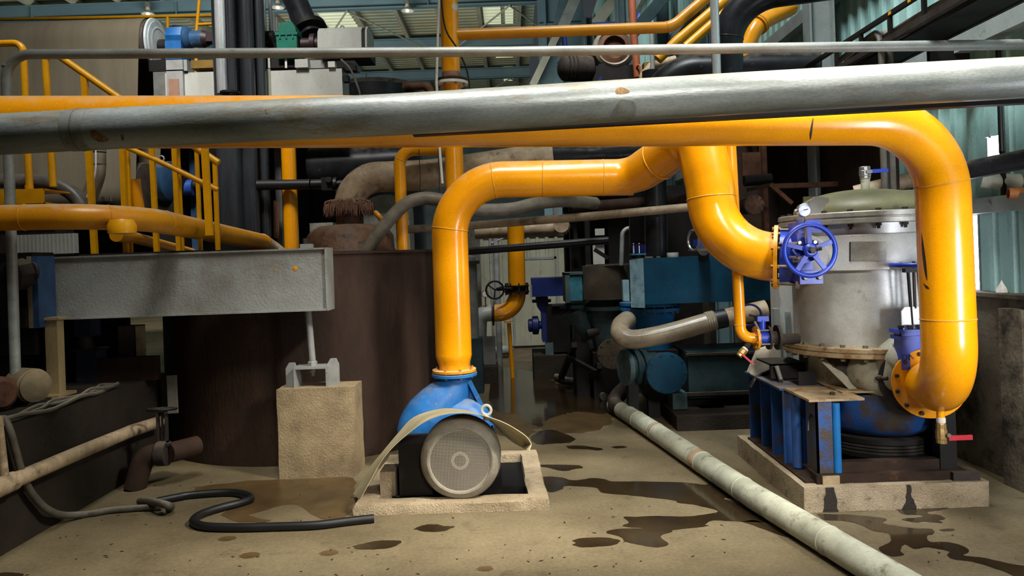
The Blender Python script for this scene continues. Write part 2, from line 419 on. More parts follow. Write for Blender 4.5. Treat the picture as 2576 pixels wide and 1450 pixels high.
def spline(pts, n=8):
    pts = [Vector(p) for p in pts]
    P_ = [pts[0]*2-pts[1]]+pts+[pts[-1]*2-pts[-2]]
    out = []
    for i in range(1, len(P_)-2):
        a, b, c, d = P_[i-1:i+3]
        for k in range(n):
            t = k/n
            out.append(.5*((2*b)+(c-a)*t+(2*a-5*b+4*c-d)*t*t+(3*b-a-3*c+d)*t**3))
    out.append(pts[-1])
    return out
def resample(pts, step):
    out = [pts[0]]; acc = 0
    for a, b in zip(pts, pts[1:]):
        L_ = (b-a).length
        while acc+step <= L_:
            acc += step; out.append(a.lerp(b, acc/L_))
        acc -= L_
    return out
# ---------------------------------------------------------------- objects
THINGS = []
def mesh_ob(name, b, mat, ang=35):
    bmesh.ops.recalc_face_normals(b.bm, faces=b.bm.faces[:])
    me = bpy.data.meshes.new(name)
    for f in b.bm.faces: f.smooth = True
    b.bm.to_mesh(me); b.bm.free()
    me.set_sharp_from_angle(angle=math.radians(ang))
    me.materials.append(MATS[mat])
    o = bpy.data.objects.new(name, me); COL.objects.link(o)
    return o
def base_of(obs):
    lo = Vector((1e9,)*3); hi = -lo
    for o in obs:
        for v in o.data.vertices:
            for k in range(3):
                lo[k] = min(lo[k], v.co[k]); hi[k] = max(hi[k], v.co[k])
    return Vector(((lo.x+hi.x)/2, (lo.y+hi.y)/2, lo.z))
def tagit(o, label, cat, group, kind=None):
    o['label'] = label; o['category'] = cat
    if group: o['group'] = group
    if kind: o['kind'] = kind
class T:
    """a thing: an Empty at its base carrying its parts"""
    def __init__(s, name, label, cat, group=None, kind=None):
        s.root = bpy.data.objects.new(name, None); s.root.empty_display_size = .1
        COL.objects.link(s.root); tagit(s.root, label, cat, group, kind)
        s.parts = []; s.subs = []
        THINGS.append(s)
    def add(s, name, b, mat, parent=None, label=None, ang=35):
        o = mesh_ob(name, b, mat, ang)
        if label: o['label'] = label
        o.parent = parent or s.root
        (s.subs if parent else s.parts).append(o)
        return o
    def finish(s):
        loc = base_of(s.parts+s.subs)
        s.root.location = loc
        for o in s.parts:
            o.location = -loc
            c = o.get('_c')
            if c is not None:
                c = Vector(c); o.data.transform(Matrix.Translation(-c)); o.location += c
                del o['_c']
def one(name, b, mat, label, cat, group=None, kind=None, ang=35):
    """a thing that is a single mesh"""
    o = mesh_ob(name, b, mat, ang)
    loc = base_of([o])
    o.data.transform(Matrix.Translation(-loc)); o.location = loc
    tagit(o, label, cat, group, kind)
    return o
def struct(name, b, mat, parent=None, ang=35):
    o = mesh_ob(name, b, mat, ang)
    if parent: o.parent = parent
    o['kind'] = 'structure'
    return o
def flange(t, name, c, ax, R, th, mat, nb, rb, boltr, boltmat, parent=None, hole=0, nut=None, both=True):
    """a disc flange with its ring of bolts as sub-parts"""
    c = Vector(c); ax = Vector(ax).normalized()
    f = t.add(name, B().lathe([(hole, 0), (R, 0), (R, th), (hole, th)] if not hole else [(hole, 0), (R*.985, 0), (R, th*.15), (R, th*.85), (R*.985, th), (hole, th)], c, ax, 48), mat, parent)
    x, y = frame(ax)
    for k in range(nb):
        a = 2*PI*(k+.5)/nb
        p = c+(x*math.cos(a)+y*math.sin(a))*rb
        r = boltr; h = boltr*1.1
        b = B().lathe([(r*.8, -h), (r, -h*.8), (r, 0), (r*.5, 0), (r*.5, th), (r, th), (r, th+h*.8), (r*.8, th+h)], p, ax, 6)
        t.add('bolt', b, boltmat, f if not parent else parent)
    return f
def snap(path, c):
    """the point of a path nearest to c, and the path's direction there"""
    best = None
    for a, b in zip(path, path[1:]):
        d = b-a
        if d.length < 1e-6: continue
        k = max(0, min(1, (c-a).dot(d)/d.length_squared)); p = a+d*k
        if best is None or (p-c).length < best[0]: best = ((p-c).length, p, d.normalized())
    return best[1], best[2]
def proj_patch(poly, path, R, off=.0008, n=5):
    """a thin mark with the picture outline poly lying on the skin of a round pipe"""
    eye = Vector((0, 0, EYE))
    P_ = [Vector((a, b, 0)) for a, b in poly]
    sm = spline(P_+[P_[0]], n)[:-1]
    cen = Vector((sum(p.x for p in sm)/len(sm), sum(p.y for p in sm)/len(sm), 0))
    def hit(p):
        d = (W(p.x, p.y, 1.0)-eye).normalized()
        best = None
        for a, b in zip(path, path[1:]):
            ax = (b-a)
            L_ = ax.length
            if L_ < 1e-6: continue
            ax = ax/L_
            w = eye-a; dp = d-ax*d.dot(ax); wp = w-ax*w.dot(ax)
            A, B_, C_ = dp.dot(dp), 2*dp.dot(wp), wp.dot(wp)-R*R
            D = B_*B_-4*A*C_
            if D < 0: continue
            t = (-B_-math.sqrt(D))/(2*A); q = eye+d*t; k = (q-a).dot(ax)
            if -.02 <= k <= L_+.02 and (best is None or t < best[0]):
                best = (t, q+(q-(a+ax*k)).normalized()*off)
        return best[1] if best else None
    b = B(); ring0 = []; m = len(sm)
    rings = []
    for f in (1.0, .66, .33, .02):
        r = [hit(cen+(p-cen)*f) for p in sm]
        if any(x is None for x in r): return None
        rings.append(r)
    return b.ring_skin(rings, True, False)
def weld(c, ax, R, w=.012):
    ax = Vector(ax).normalized()
    return B().lathe([(R-.004, -w), (R+.0025, -w*.4), (R+.0035, 0), (R+.0025, w*.4), (R-.004, w)], c, ax, 40, False)
# ================================================================ the hall
def corrugated(plane, a0, a1, b0, b1, off, pitch=.2, depth=.03, sgn=-1, b=None):
    """trapezoid ribbed sheet. plane 'x': ribs repeat along Y, sheet at X=off, b is Z. 'z': ribs repeat along Y, at Z=off, b is X. 'y': ribs repeat along X, at Y=off, b is Z"""
    b = b or B()
    prof = []
    k0 = math.floor(a0/pitch)
    a = k0*pitch
    while a < a1:
        for f, d in ((0, 0), (.55, 0), (.65, 1), (.9, 1)):
            t = a+f*pitch
            if a0 <= t <= a1: prof.append((t, d*depth*sgn))
        a += pitch
    prof = [(a0, 0)]+[p for p in prof if a0+.001 < p[0] < a1-.001]+[(a1, 0)]
    def pt(t, d, w):
        if plane == 'x': return (off+d, t, w)
        if plane == 'z': return (w, t, off+d)
        return (t, off+d, w)
    lo = [b.bm.verts.new(pt(t, d, b0)) for t, d in prof]
    hi = [b.bm.verts.new(pt(t, d, b1)) for t, d in prof]
    for i in range(len(prof)-1):
        b.bm.faces.new((lo[i], lo[i+1], hi[i+1], hi[i]))
    return b
TRIM = [0]
def trim():
    TRIM[0] += 1
    return 'trim_%d' % TRIM[0]
XR = 3.30           # inner face of the clad side wall
struct('floor', B().bb((-14, -6, -.12), (XR+.1, 46, 0)), 'floor')
b = B()
b.bb((XR-.12, -6, 0), (XR+.1, 46, 1.19))
for y in (4.62, 5.62, 6.7, 8.2): b.bb((XR-.2, y, 0), (XR-.12, y+.22, 1.13))
b.bb((XR-.16, -6, 1.19), (XR+.06, 46, 1.215))
struct('wall_right', b, 'wall_low')
# window openings in the cladding: (y0, y1, z0, z1)
WIN = [(5.33, 5.78, 1.215, 1.745), (5.04, 5.19, 2.12, 2.27), (18.2, 18.75, 7.2, 7.9)]
b = B()
ys = sorted({-6.0, 46.0} | {w[0] for w in WIN} | {w[1] for w in WIN})
for y0, y1 in zip(ys, ys[1:]):
    zs = [1.215]
    for w in WIN:
        if w[0] <= y0+.01 and w[1] >= y1-.01: zs += [w[2], w[3]]
    zs.append(10.4)
    for z0, z1 in zip(zs[::2], zs[1::2]):
        if z1-z0 > .01: corrugated('x', y0, y1, z0, z1, XR, b=b)
struct('wall_right', b, 'wall_green')
for i, (w, m) in enumerate(zip(WIN, ('window_glow', 'window_glow', 'window_blue'))):
    p = struct('window_%d' % (i+1), B().bb((XR+.05, w[0]-.05, w[2]-.03), (XR+.07, w[1]+.05, w[3]+.03)), m)
    struct('frame', B().bb((XR-.01, w[0]-.012, w[2]), (XR+.05, w[0], w[3])).bb((XR-.01, w[1], w[2]), (XR+.05, w[1]+.012, w[3])), 'column_pale', p)
# girts and columns of the side wall
for i, (z, h, y0, y1) in enumerate(((1.80, .10, 4.3, 7.0), (2.95, .13, 4.0, 20), (4.0, .14, 6.2, 24), (5.6, .16, 7, 30), (7.4, .16, 8, 44))):
    struct(trim(), B().bb((XR-.15, y0, z-h/2), (XR-.035, y1, z+h/2)), 'column_pale')
for i, (y, w, m) in enumerate(((7.25, .17, 'column_pale'), (11.0, .3, 'column_steel'), (14.5, .3, 'column_steel'), (19.5, .5, 'column_steel'), (27, .5, 'column_steel'))):
    x1 = XR-.16
    b = B().bb((x1-.02, y-w/2, 0), (x1, y+w/2, 10)).bb((x1-.24, y-w/2, 0), (x1-.22, y+w/2, 10)).bb((x1-.22, y-.012, 0), (x1-.02, y+.012, 10))
    struct(trim(), b, m)
# unseen baffle wall added behind the camera; its opening trims the front fill
b = B().bb((-14, -1.5, 0), (.9, -1.3, 7.5)).bb((.9, -1.5, 4.15), (XR, -1.3, 7.5)).bb((3.1, -1.5, 0), (XR, -1.3, 4.15))
struct('baffle_wall', b, 'concrete_grey')
# far walls
struct('wall_back', B().bb((-20, 46, 0), (XR, 46.2, 10.4)), 'column_steel')
struct('wall_left', B().bb((-20.2, 10, 0), (-20, 46, 10.4)), 'wall_green')
b = B().bb((1.02, 22.6, 0), (2.35, 22.7, 10.4))
for z in (5.9, 7.2, 8.4): b.bb((1.0, 22.52, z), (2.35, 22.6, z+.08))
for x in (1.18, 1.62, 2.3): b.bb((x, 22.5, 0), (x+.08, 22.6, 10.4))
struct('wall_back', b, 'roof_steel')
# roof: sheet, purlins, rafters, skylights
RZ = 10.32
SKY = [(.05, .35, 24.6, 28.2), (-.72, -.1, 24.6, 28.2), (-.4, .35, 29.9, 33.0), (-.1, .35, 34.8, 37.4), (-6.6, -5.4, 24.4, 28.8)]
struct('ceiling', corrugated('z', 12, 46, -20, 1.1, RZ, .34, .05, 1), 'roof_sheet')
for i, (x0, x1, y0, y1) in enumerate(SKY):
    struct('window_%d' % (i+4), corrugated('z', y0, y1, x0, x1, RZ-.06, .34, .04, 1), 'skylight_glow')
b = B()
for k in range(15): b.bb((-19.4+k*1.42, 12, RZ-.24), (-19.26+k*1.42, 46, RZ-.03))
struct(trim(), b, 'roof_purlin')
for i, y in enumerate((19.2, 24.1, 29.1, 34.0, 39.0, 44.0)):
    b = B().bb((-20, y-.14, RZ-.72), (1.1, y+.14, RZ-.68)).bb((-20, y-.012, RZ-.72), (1.1, y+.012, RZ-.25)).bb((-20, y-.14, RZ-.29), (1.1, y+.14, RZ-.25))
    for x in (-15, -10.4, -6.3, -2.4): b.bb((x, y-.13, RZ-.7), (x+.03, y+.13, RZ-.26))
    struct(trim(), b, 'roof_steel')
b = B()
for y0 in (24.1, 34.0):
    for x in (-13, -5, .2):
        for dx in (-2.2, 2.2):
            b.cyl((x, y0, RZ-.75), (x+dx, y0+4.9, RZ-.78), .03, seg=8)
struct(trim(), b, 'roof_purlin')
# lattice column and braces at the end of the roofed bay
for k, (a, c_, w, m) in enumerate((((1372, 215, 21.8), (1425, -20, 21.8), .34, 'column_steel'), ((1340, 215, 21.6), (1400, 90, 21.6), .2, 'roof_purlin'), ((1415, 70, 21.4), (1452, -15, 21.4), .3, 'column_pale'), ((1352, 215, 21.9), (1402, 80, 21.9), .12, 'column_steel'))):
    struct(trim(), B().bar(W(*a), W(*c_), w, .1, (0, 1, 0)), m)
struct(trim(), B().bar(W(1588, 88, 14.2), W(1700, -40, 14.2), .22, .16, (0, 1, 0)), 'column_steel')
struct(trim(), B().bar(W(1500, 60, 21), W(1545, 0, 21), .3, .1, (0, 1, 0)), 'roof_purlin')
# pale metal clad partition with its door at the end of the aisle
b = corrugated('y', -.55, .98, 0, 1.92, 13.0, .16, .02, -1)
b.bb((-.55, 13.01, 0), (.98, 13.1, 1.92)); b.bb((-.55, 12.96, 1.9), (.98, 13.1, 1.95))
wp = struct('wall_partition', b, 'partition')
b = B().bb((.02, 12.94, .02), (.72, 12.97, 1.5))
d1 = struct('door_1', b, 'partition')
struct('frame', B().bb((-.02, 12.93, 0), (.02, 12.97, 1.54)).bb((.72, 12.93, 0), (.76, 12.97, 1.54)).bb((-.02, 12.93, 1.5), (.76, 12.97, 1.54)), 'column_pale', d1)
struct('threshold', B().bb((-.5, 12.9, .0), (.9, 12.97, .03)), 'black_steel', d1)

# pendant lamps under the roof
def lamp(u, v, Y, label):
    t = T('pendant_lamp', label, 'lamp', 'high bay pendant lamps')
    c = W(u, v, Y)
    t.add('shade', B().lathe([(.03, .2), (.06, .18), (.09, .05), (.19, 0), (.2, -.02), (.18, -.015), (.08, .04)], c, UP, 24, False), 'white_pipe')
    t.add('bulb', B().lathe([(.02, .03), (.06, .01), (.05, -.04), (.01, -.06)], c, UP, 16), 'lamp_glow')
    t.add('housing', B().lathe([(.05, .18), (.09, .2), (.09, .34), (.04, .37)], c, UP, 16), 'steel')
    t.add('cable', B().cyl(c+Vector((0, 0, .36)), (c.x, c.y, RZ-.3), .012, seg=6), 'black_steel')
lamp(1025, 26, 23.6, 'white bell pendant lamp hanging under the roof beside the tall yellow pipe')
lamp(372, 34, 23.6, 'small pendant lamp hanging above the big felt roller')
lamp(699, 18, 23.6, 'pendant lamp half hidden beside the sloping black duct')
# ================================================================ big pipes across the picture
# --- galvanized pipe, nearest
t = T('galvanized_pipe', 'thick dusty galvanized steel pipe crossing the whole view in front of everything', 'pipe')
gp = [W(-420, 361, 3.06), W(0, 338, 3.04), W(620, 306, 3.03), W(1000, 288, 3.01), W(1300, 270, 2.99), W(1900, 233, 3.0), W(2576, 195, 3.03)]
gp.append(gp[-1]+(gp[-1]-gp[-2])*1.0)
t.add('pipe_run', B().tube(spline(gp, 5), .0825, 40), 'galvanized')
d = (gp[2]-gp[1]).normalized(); c, d = snap(spline(gp, 5), W(207, 328, 3.04))
t.add('weld_seam', weld(c, d, .0825, .008), 'bolt_steel')
t.add('sleeve', B().lathe([(.0832, -.05), (.0842, -.045), (.0842, .035), (.0832, .04)], c+d*.004, d, 40, False), 'galvanized_dark', label='darker scorched band around the weld')
gsp = spline(gp, 5)
for poly in ([(1549, 224), (1562, 220), (1580, 226), (1583, 233), (1568, 237), (1550, 236)], [(226, 330), (238, 327), (268, 345), (272, 354), (250, 357), (230, 345)], [(666, 277), (672, 274), (674, 282), (669, 286)], [(303, 340), (310, 338), (312, 352), (306, 353)]):
    pb = proj_patch(poly, gsp, .0825)
    if pb: t.add('rust_patch', pb, 'rust_tan', label='brown rusty scab on the pipe')
pb = proj_patch([(1532, 300), (1545, 272), (1562, 252), (1594, 257), (1601, 280), (1590, 300), (1560, 306)], gsp, .0825)
if pb: t.add('smudge', pb, 'galvanized_dark', label='darker smudge under the rusty scab')
# steel rail the pipe lies on
p, q = W(1040, 335, 3.12), W(2576, 253, 3.15)
q = q+(q-p)*.4
one('support_rail', B().bar(p, q, .05, .028), 'black_steel', 'thin black steel rail directly under the thick galvanized pipe', 'rail')

# --- big yellow pipe: across, down and back into the separator
t = T('yellow_pipe', 'largest yellow pipe crossing behind the galvanized pipe and dropping beside the separator', 'pipe')
a = W(-460, 310, 3.80); b1 = W(2372, 302, 4.05); e = W(2336, 964, 4.46)
b1.x = W(2374, 600, 4.05).x; b2 = Vector((b1.x+.004, 4.04, e.z))
path = fillet([a, b1, b2, e], [.40, .30], 16)
t.add('pipe_run', B().tube(path, .134, 48), 'yellow')
yp_axis = (e-b2).normalized()
for (u, v, Y), ax in (((2369, 463, 4.05), b2-b1), ((2384, 803, 4.045), b2-b1)):
    cc, ax = snap(path, W(u, v, Y))
    t.add('weld_seam', weld(cc, ax, .134, .007), 'yellow_dusty')
for poly in ([(2318, 585), (2323, 610), (2330, 660), (2333, 705), (2327, 690), (2320, 640)], [(2322, 712), (2335, 722), (2338, 727), (2330, 726)], [(2036, 338), (2044, 300), (2046, 302), (2042, 340), (2038, 352)]):
    pb = proj_patch(poly, path, .134)
    if pb: t.add('scuff_mark', pb, 'bolt_dark', label='dark scuff on the yellow paint')
flange(t, 'flange', e-yp_axis*.022, yp_axis, .205, .024, 'yellow', 12, .180, .0135, 'bolt_dark')
nb = Vector((b2.x+.042, 4.22, e.z-.133))
t.add('drain_nipple', B().cyl(nb+Vector((0, 0, .05)), nb+Vector((0, 0, -.055)), .021, seg=18), 'yellow', label='stub at the underside of the elbow')
# drain ball valve under it
t = T('ball_valve', 'small ball valve with a red lever under the largest yellow elbow', 'valve')
c = nb+Vector((0, 0, -.06))
t.add('body', B().lathe([(.024, .012), (.027, .006), (.027, -.02), (.031, -.03), (.031, -.075), (.028, -.08), (.028, -.10), (.022, -.10)], c, UP, 10), 'brass', ang=25)
t.add('sealing_tape', B().lathe([(.0225, .014), (.024, .018), (.024, .042), (.0225, .044)], c, UP, 18, False), 'white_tape')
t.add('lever', B().box(c+Vector((.085, -.035, -.065)), (.13, .012, .026)).bev(.005), 'red')
t.add('stem', B().cyl(c+Vector((.02, -.03, -.05)), c+Vector((.02, -.042, -.05)), .012, seg=10), 'bolt_steel')

# --- pump discharge pipe
t = T('yellow_pipe', 'yellow pipe rising from the blue pump, arching across and curving down to the separator valve', 'pipe')
s0 = W(1143, 936, 5.7); s1 = Vector((s0.x+.002, 5.7, W(1131, 454, 5.7).z))
P1 = W(1592, 446, 5.62)
riser = fillet([s0+Vector((0, 0, .125)), s1, P1], [.41], 16)
t.add('riser', B().tube(riser, .136, 44), 'yellow')
el = W(1952, 647, 4.86)
P2 = W(1690, 386, 5.30)
P3 = W(1762, 322, 5.10)
P4 = Vector((W(1788, 500, 5.0).x, 5.0, el.z+.02))
arc = fillet([P1-(P1-s1).normalized()*.25, P1, W(1712, 366, 5.22), P3+Vector((-.02, 0, 0)), W(1786, 470, 5.02), P4+Vector((.02, -.02, 0)), el], [.25, .14, .16, .4, .42], 10)
n = len(arc)
rr = [.136+min(1, max(0, (i-6)/14))*.022 for i in range(n)]
t.add('swan_neck', B().tube(arc, rr, 44), 'yellow')
dn = (el-P4).normalized()
for (u, v, Y), pth, R in (((1132, 577, 5.7), riser, .136), ((1243, 454, 5.7), riser, .136), ((1366, 452, 5.66), riser, .136), ((1517, 448, 5.635), riser, .136), ((1664, 402, 5.41), arc, .152), ((1784, 499, 5.0), arc, .158)):
    c, ax = snap(pth, W(u, v, Y))
    t.add('weld_seam', weld(c, ax, R, .006), 'yellow_dusty')
t.add('reducer', B().lathe([(.110, .0), (.112, .045), (.128, .09), (.1365, .125), (.1365, .135)], s0, UP, 44), 'yellow')
flange(t, 'lower_flange', s0+Vector((0, 0, .004)), UP, .165, .018, 'yellow_dusty', 8, .142, .012, 'bolt_yellow')
flange(t, 'end_flange', el-dn*.012, dn, .205, .024, 'yellow_dusty', 10, .182, .013, 'bolt_yellow')

# --- small galvanized pipe above
t = T('galvanized_pipe', 'thin galvanized pipe running level over the scene from an elbow beside the yellow railing', 'pipe')
ge = W(2576, 112, 4.67)
p = fillet([Vector((W(24, 520, 4.98).x, 4.98, .70)), W(14, 137, 4.98), W(1288, 130, 4.87), ge, ge+Vector((.015, 0, 0))], [.16, 0, 0], 10)
q = [x.copy() for x in p]
t.add('pipe_run', B().tube(q, .032, 24), 'galvanized_dull')
ax = ge-W(1288, 130, 4.87)
t.add('coupling', B().cyl(W(2338, 115, 4.74)-ax.normalized()*.02, W(2338, 115, 4.74)+ax.normalized()*.02, .035, seg=24), 'rust')
t.add('weld_seam', weld(W(19, 167, 4.98), UP, .032, .012), 'galvanized_dull')
# ================================================================ the pump in front
# concrete kerb round the pump
X0, X1, Y0, Y1, KZ = -1.035, .165, 4.66, 5.86, .065
def kerb_f(b, x0, x1, y0, y1, z):
    return b.bb((x0, y0, 0), (x1, y1, z))
b = B()
outer = [(X0, Y0), (X1+.01, Y0-.01), (X1-.03, Y1), (X0+.03, Y1)]
inner = [(X0+.13, Y0+.12), (X1-.12, Y0+.11), (X1-.15, Y1-.12), (X0+.16, Y1-.12)]
def rs(poly, n=10):
    out = []
    for i in range(4):
        a, c = Vector(poly[i]), Vector(poly[(i+1) % 4])
        for k in range(n): out.append(a.lerp(c, k/n))
    return out
ro, ri = rs(outer), rs(inner)
random.seed(3)
R1 = [Vector((p.x, p.y, 0)) for p in ro]
R2 = [Vector((p.x+random.uniform(-.005, .005), p.y+random.uniform(-.005, .005), KZ-.012+random.uniform(-.004, .004))) for p in ro]
R3 = [Vector((p.x*.985+(X0+X1)/2*.015, p.y*.985+(Y0+Y1)/2*.015, KZ+random.uniform(-.003, .004))) for p in ro]
R4 = [Vector((p.x+random.uniform(-.006, .006), p.y+random.uniform(-.006, .006), KZ+random.uniform(-.003, .004))) for p in ri]
R5 = [Vector((p.x, p.y, .004)) for p in ri]
b.ring_skin([R1, R2, R3, R4, R5], True, False)
one('concrete_kerb', b, 'concrete_pale', 'low rectangular concrete kerb surrounding the blue pump and its motor', 'kerb')
one('concrete_post', B().bb((-.90, 4.86, .0), (-.80, 5.05, .21)).bev(.02), 'concrete_pale', 'short rough concrete post under the curved cream sheet inside the kerb', 'post')

# motor
t = T('motor', 'grey electric motor with a round square-holed grille sitting inside the concrete kerb', 'motor')
mc = W(1157, 1161, 4.70)
fw = Vector((0, 1, 0))
t.add('fan_cover', B().lathe([(.194, .004), (.205, 0), (.232, .012), (.250, .04), (.2535, .07), (.2535, .20), (.245, .205), (.23, .205)], mc, fw, 64, False), 'motor_cover')
g = t.add('fan_grille', B().lathe([(.001, .012), (.190, .012), (.197, .007), (.197, .02), (.001, .02)], mc, fw, 64), 'grille')
g['_c'] = tuple(mc)
t.add('body', B().cyl(mc+fw*.2, mc+fw*.44, .19, seg=48), 'black_steel')
t.add('shaft_coupling', B().cyl(mc+fw*.44, mc+fw*.80, .07, seg=24), 'dark_iron')
for k in range(28):
    a = 2*PI*k/28
    d = Vector((math.cos(a), 0, math.sin(a)))
    t.add('cooling_fin', B().bar(mc+fw*.215+d*.198, mc+fw*.42+d*.198, .006, .022, d), 'black_steel')
t.add('terminal_box', B().bb(mc+Vector((-.40, .12, -.24)), mc+Vector((-.19, .40, .09))).bev(.012), 'black_steel')
t.add('foot', B().bb((mc.x-.24, 4.96, .0), (mc.x-.11, 5.3, .13)), 'black_steel')
t.add('foot', B().bb((mc.x+.11, 4.96, .0), (mc.x+.24, 5.3, .13)), 'black_steel')
t.add('cover_bracket', B().bar(mc+Vector((.20, .18, .17)), mc+Vector((.245, .18, .01)), .05, .012, (1, 0, 0)), 'pump_blue', label='blue strap at the motor side')
# pump
t = T('pump', 'blue cast pump with an upright outlet standing behind the grey motor', 'pump')
pc = Vector((mc.x-.05, 5.66, mc.z-.02))
fl = Vector((s0.x, 5.7, s0.z))
t.add('discharge_flange', B().lathe([(.10, 0), (.168, 0), (.171, .004), (.171, .022), (.168, .026), (.10, .026)], fl-UP*.03, UP, 48), 'pump_blue')
for k in range(8):
    a = 2*PI*(k+.5)/8
    t.add('bolt', B().hexb(fl+Vector((math.cos(a)*.142, math.sin(a)*.142, -.03)), -UP, .012, .013), 'bolt_steel')
neck = spline([fl-UP*.02, fl-UP*.075, fl+Vector((-.045, 0, -.17)), fl+Vector((-.155, -.01, -.29)), fl+Vector((-.245, -.02, -.43)), fl+Vector((-.20, -.02, -.58))], 8)
m_ = len(neck)
rad = [.122+.075*min(1, max(0, (i-8)/18)) for i in range(m_)]
rad[0:4] = [.150, .135, .126, .122]
t.add('outlet_neck', B().tube(neck, rad, 40), 'pump_blue')
t.add('volute', B().lathe([(.05, -.13), (.16, -.13), (.20, -.11), (.235, -.05), (.24, .03), (.21, .10), (.16, .13), (.05, .13)], pc, fw, 56), 'pump_blue')
t.add('rib', B().prism([fl+Vector((.09, -.02, -.08)), fl+Vector((.125, -.02, -.10)), fl+Vector((.235, -.02, -.31)), fl+Vector((.22, -.02, -.42)), fl+Vector((.03, -.02, -.34))], (0, .03, 0)).bev(.008), 'pump_blue')
t.add('rib_edge', B().bar(fl+Vector((.112, -.05, -.06)), fl+Vector((.235, -.05, -.33)), .05, .028, (1, 0, .4)), 'pump_blue')
t.add('pedestal', B().bb((pc.x-.3, 5.5, 0), (pc.x+.2, 5.8, .2)), 'pump_blue')
t.add('inlet', B().cyl(pc+fw*.15, pc+fw*.3, .16, seg=32), 'pump_blue')
# bent sheet lying over the motor
t = T('cover_sheet', 'long bent cream sheet draped over the motor like a canopy', 'cover')
F_ = [(906, 1259), (932, 1212), (961, 1160), (991, 1124), (1030, 1090), (1069, 1062), (1110, 1046), (1151, 1040), (1193, 1042), (1234, 1052), (1273, 1067), (1310, 1089), (1327, 1103), (1336, 1118)]
K_ = [(890, 1243), (914, 1204), (940, 1166), (960, 1142), (1000, 1094), (1042, 1051), (1105, 1031), (1151, 1031), (1193, 1039), (1234, 1062), (1262, 1090), (1288, 1112), (1304, 1122), (1318, 1129)]
fp = spline([W(u, v, 4.62) for u, v in F_], 5); kp = spline([W(u, v, 5.02) for u, v in K_], 5)
# the sheet's far edge hangs at the depth its slope asks for
t.add('sheet', B().sheet(fp, kp, .004), 'cream_sheet', ang=60)
t.add('curled_tip', B().sheet([W(1336, 1118, 4.62), W(1331, 1134, 4.60)], [W(1318, 1129, 4.98), W(1314, 1128, 4.7)], .004), 'cream_sheet')
ec = W(1224, 1032, 4.78)
t.add('lifting_eye', B().torus(ec, (.25, 1, 0), .030, .009, 28, 10).lathe([(.024, -.062), (.022, -.045), (.012, -.035), (.010, -.028)], ec, UP, 16), 'white_pipe')

# ================================================================ concrete pillar, bracket, beam
pz = .655
PX0, PX1, PYF = W(696, 1000, 5.52).x, W(891, 1000, 5.52).x, 5.52
def pil(b):
    b.bb((PX0, PYF, 0), (PX1, PYF+.29, pz)).bev(.012)
    bmesh.ops.subdivide_edges(b.bm, edges=b.bm.edges[:], cuts=5, use_grid_fill=True)
    for v in b.bm.verts:
        v.co += Vector((random.uniform(-1, 1), random.uniform(-1, 1), random.uniform(-.6, .6)))*.0035
    return b
one('concrete_pillar', pil(B()), 'concrete', 'upright rough concrete block carrying the bracket under the grey beam', 'pillar', ang=50)
t = T('bracket', 'pale steel saddle bracket with two eared cheeks on top of the concrete pillar', 'bracket')
zt = pz
def pw(u, Y=5.6): return W(u, 950, Y).x
cx = pw(785)
t.add('channel', B().bb((cx-.125, 5.56, zt+.135), (cx+.125, 5.72, zt+.152)).bb((cx-.125, 5.56, zt), (cx-.111, 5.72, zt+.136)).bb((cx+.111, 5.56, zt), (cx+.125, 5.72, zt+.136)), 'grey_paint')
for s_ in (-1, 1):
    x_ = cx+s_*.155
    h_ = .178 if s_ < 0 else .20
    poly = [(x_-.045, 5.62, zt), (x_+.04, 5.62, zt), (x_+.04, 5.62, zt+h_-.045), (x_+.02, 5.62, zt+h_), (x_-.02, 5.62, zt+h_), (x_-.045, 5.62, zt+h_-.04)]
    t.add('cheek_plate', B().prism(poly, (0, .025, 0)), 'grey_paint')
t.add('nut', B().hexb((cx, 5.63, zt+.152), UP, .036, .035), 'grey_paint')
t.add('lower_nut', B().hexb((cx, 5.63, zt+.135), -UP, .024, .035).cyl((cx, 5.63, zt+.10), (cx, 5.63, zt+.075), .013, seg=10), 'bolt_steel')
rod_top = W(775, 779, 5.63)
one('threaded_rod', B().cyl((cx, 5.63, zt+.187), (rod_top.x+.0, 5.63, rod_top.z-.002), .024, seg=24), 'grey_paint', 'grey rod standing between the saddle bracket and the underside of the grey beam', 'rod')
# beam
t = T('steel_beam', 'wide grey painted steel beam spanning towards the brown tank with its end face towards the aisle', 'beam')
bl, br = W(120, 640, 5.52), W(816, 627, 5.52)
zl0, zr0 = W(120, 797, 5.52).z, W(816, 778, 5.52).z
zb = (zl0+zr0)/2; ztp = (bl.z+br.z)/2
t.add('web', B().bb((bl.x-1.6, 5.54, zr0), (br.x, 5.56, br.z)), 'beam_grey')
t.add('upper_flange', B().bb((bl.x-1.6, 5.52, br.z-.001), (br.x+.004, 5.72, br.z+.012)), 'beam_grey')
t.add('lower_flange', B().bb((bl.x-1.6, 5.52, zr0-.012), (br.x+.004, 5.72, zr0+.001)), 'beam_grey')
t.add('end_plate', B().bb((br.x, 5.52, zr0-.012), (br.x+.014, 5.72, br.z+.012)), 'beam_grey')
t.add('splice_plate', B().bb((bl.x-.01, 5.515, zr0-.02), (bl.x+.015, 5.54, br.z-.03)), 'dark_rust')
for u, v, a, c_ in ((742, 676, .018, .020), (694, 680, .007, .012), (616, 706, .004, .006)):
    p = W(u, v, 5.539)
    t.add('paint_splash', B().lathe([(a, 0), (a*.9, -.001)], p, (0, 1, 0), 12), 'yellow_dusty', label='yellow paint splash on the web')
t.add('stub_bolt', B().cyl(W(767, 627, 5.62), W(767, 600, 5.62), .017, seg=14), 'dark_iron')
t.add('stop_block', B().box(W(772, 621, 5.6)+Vector((0, 0, .0)), (.08, .08, .04)), 'grey_paint')

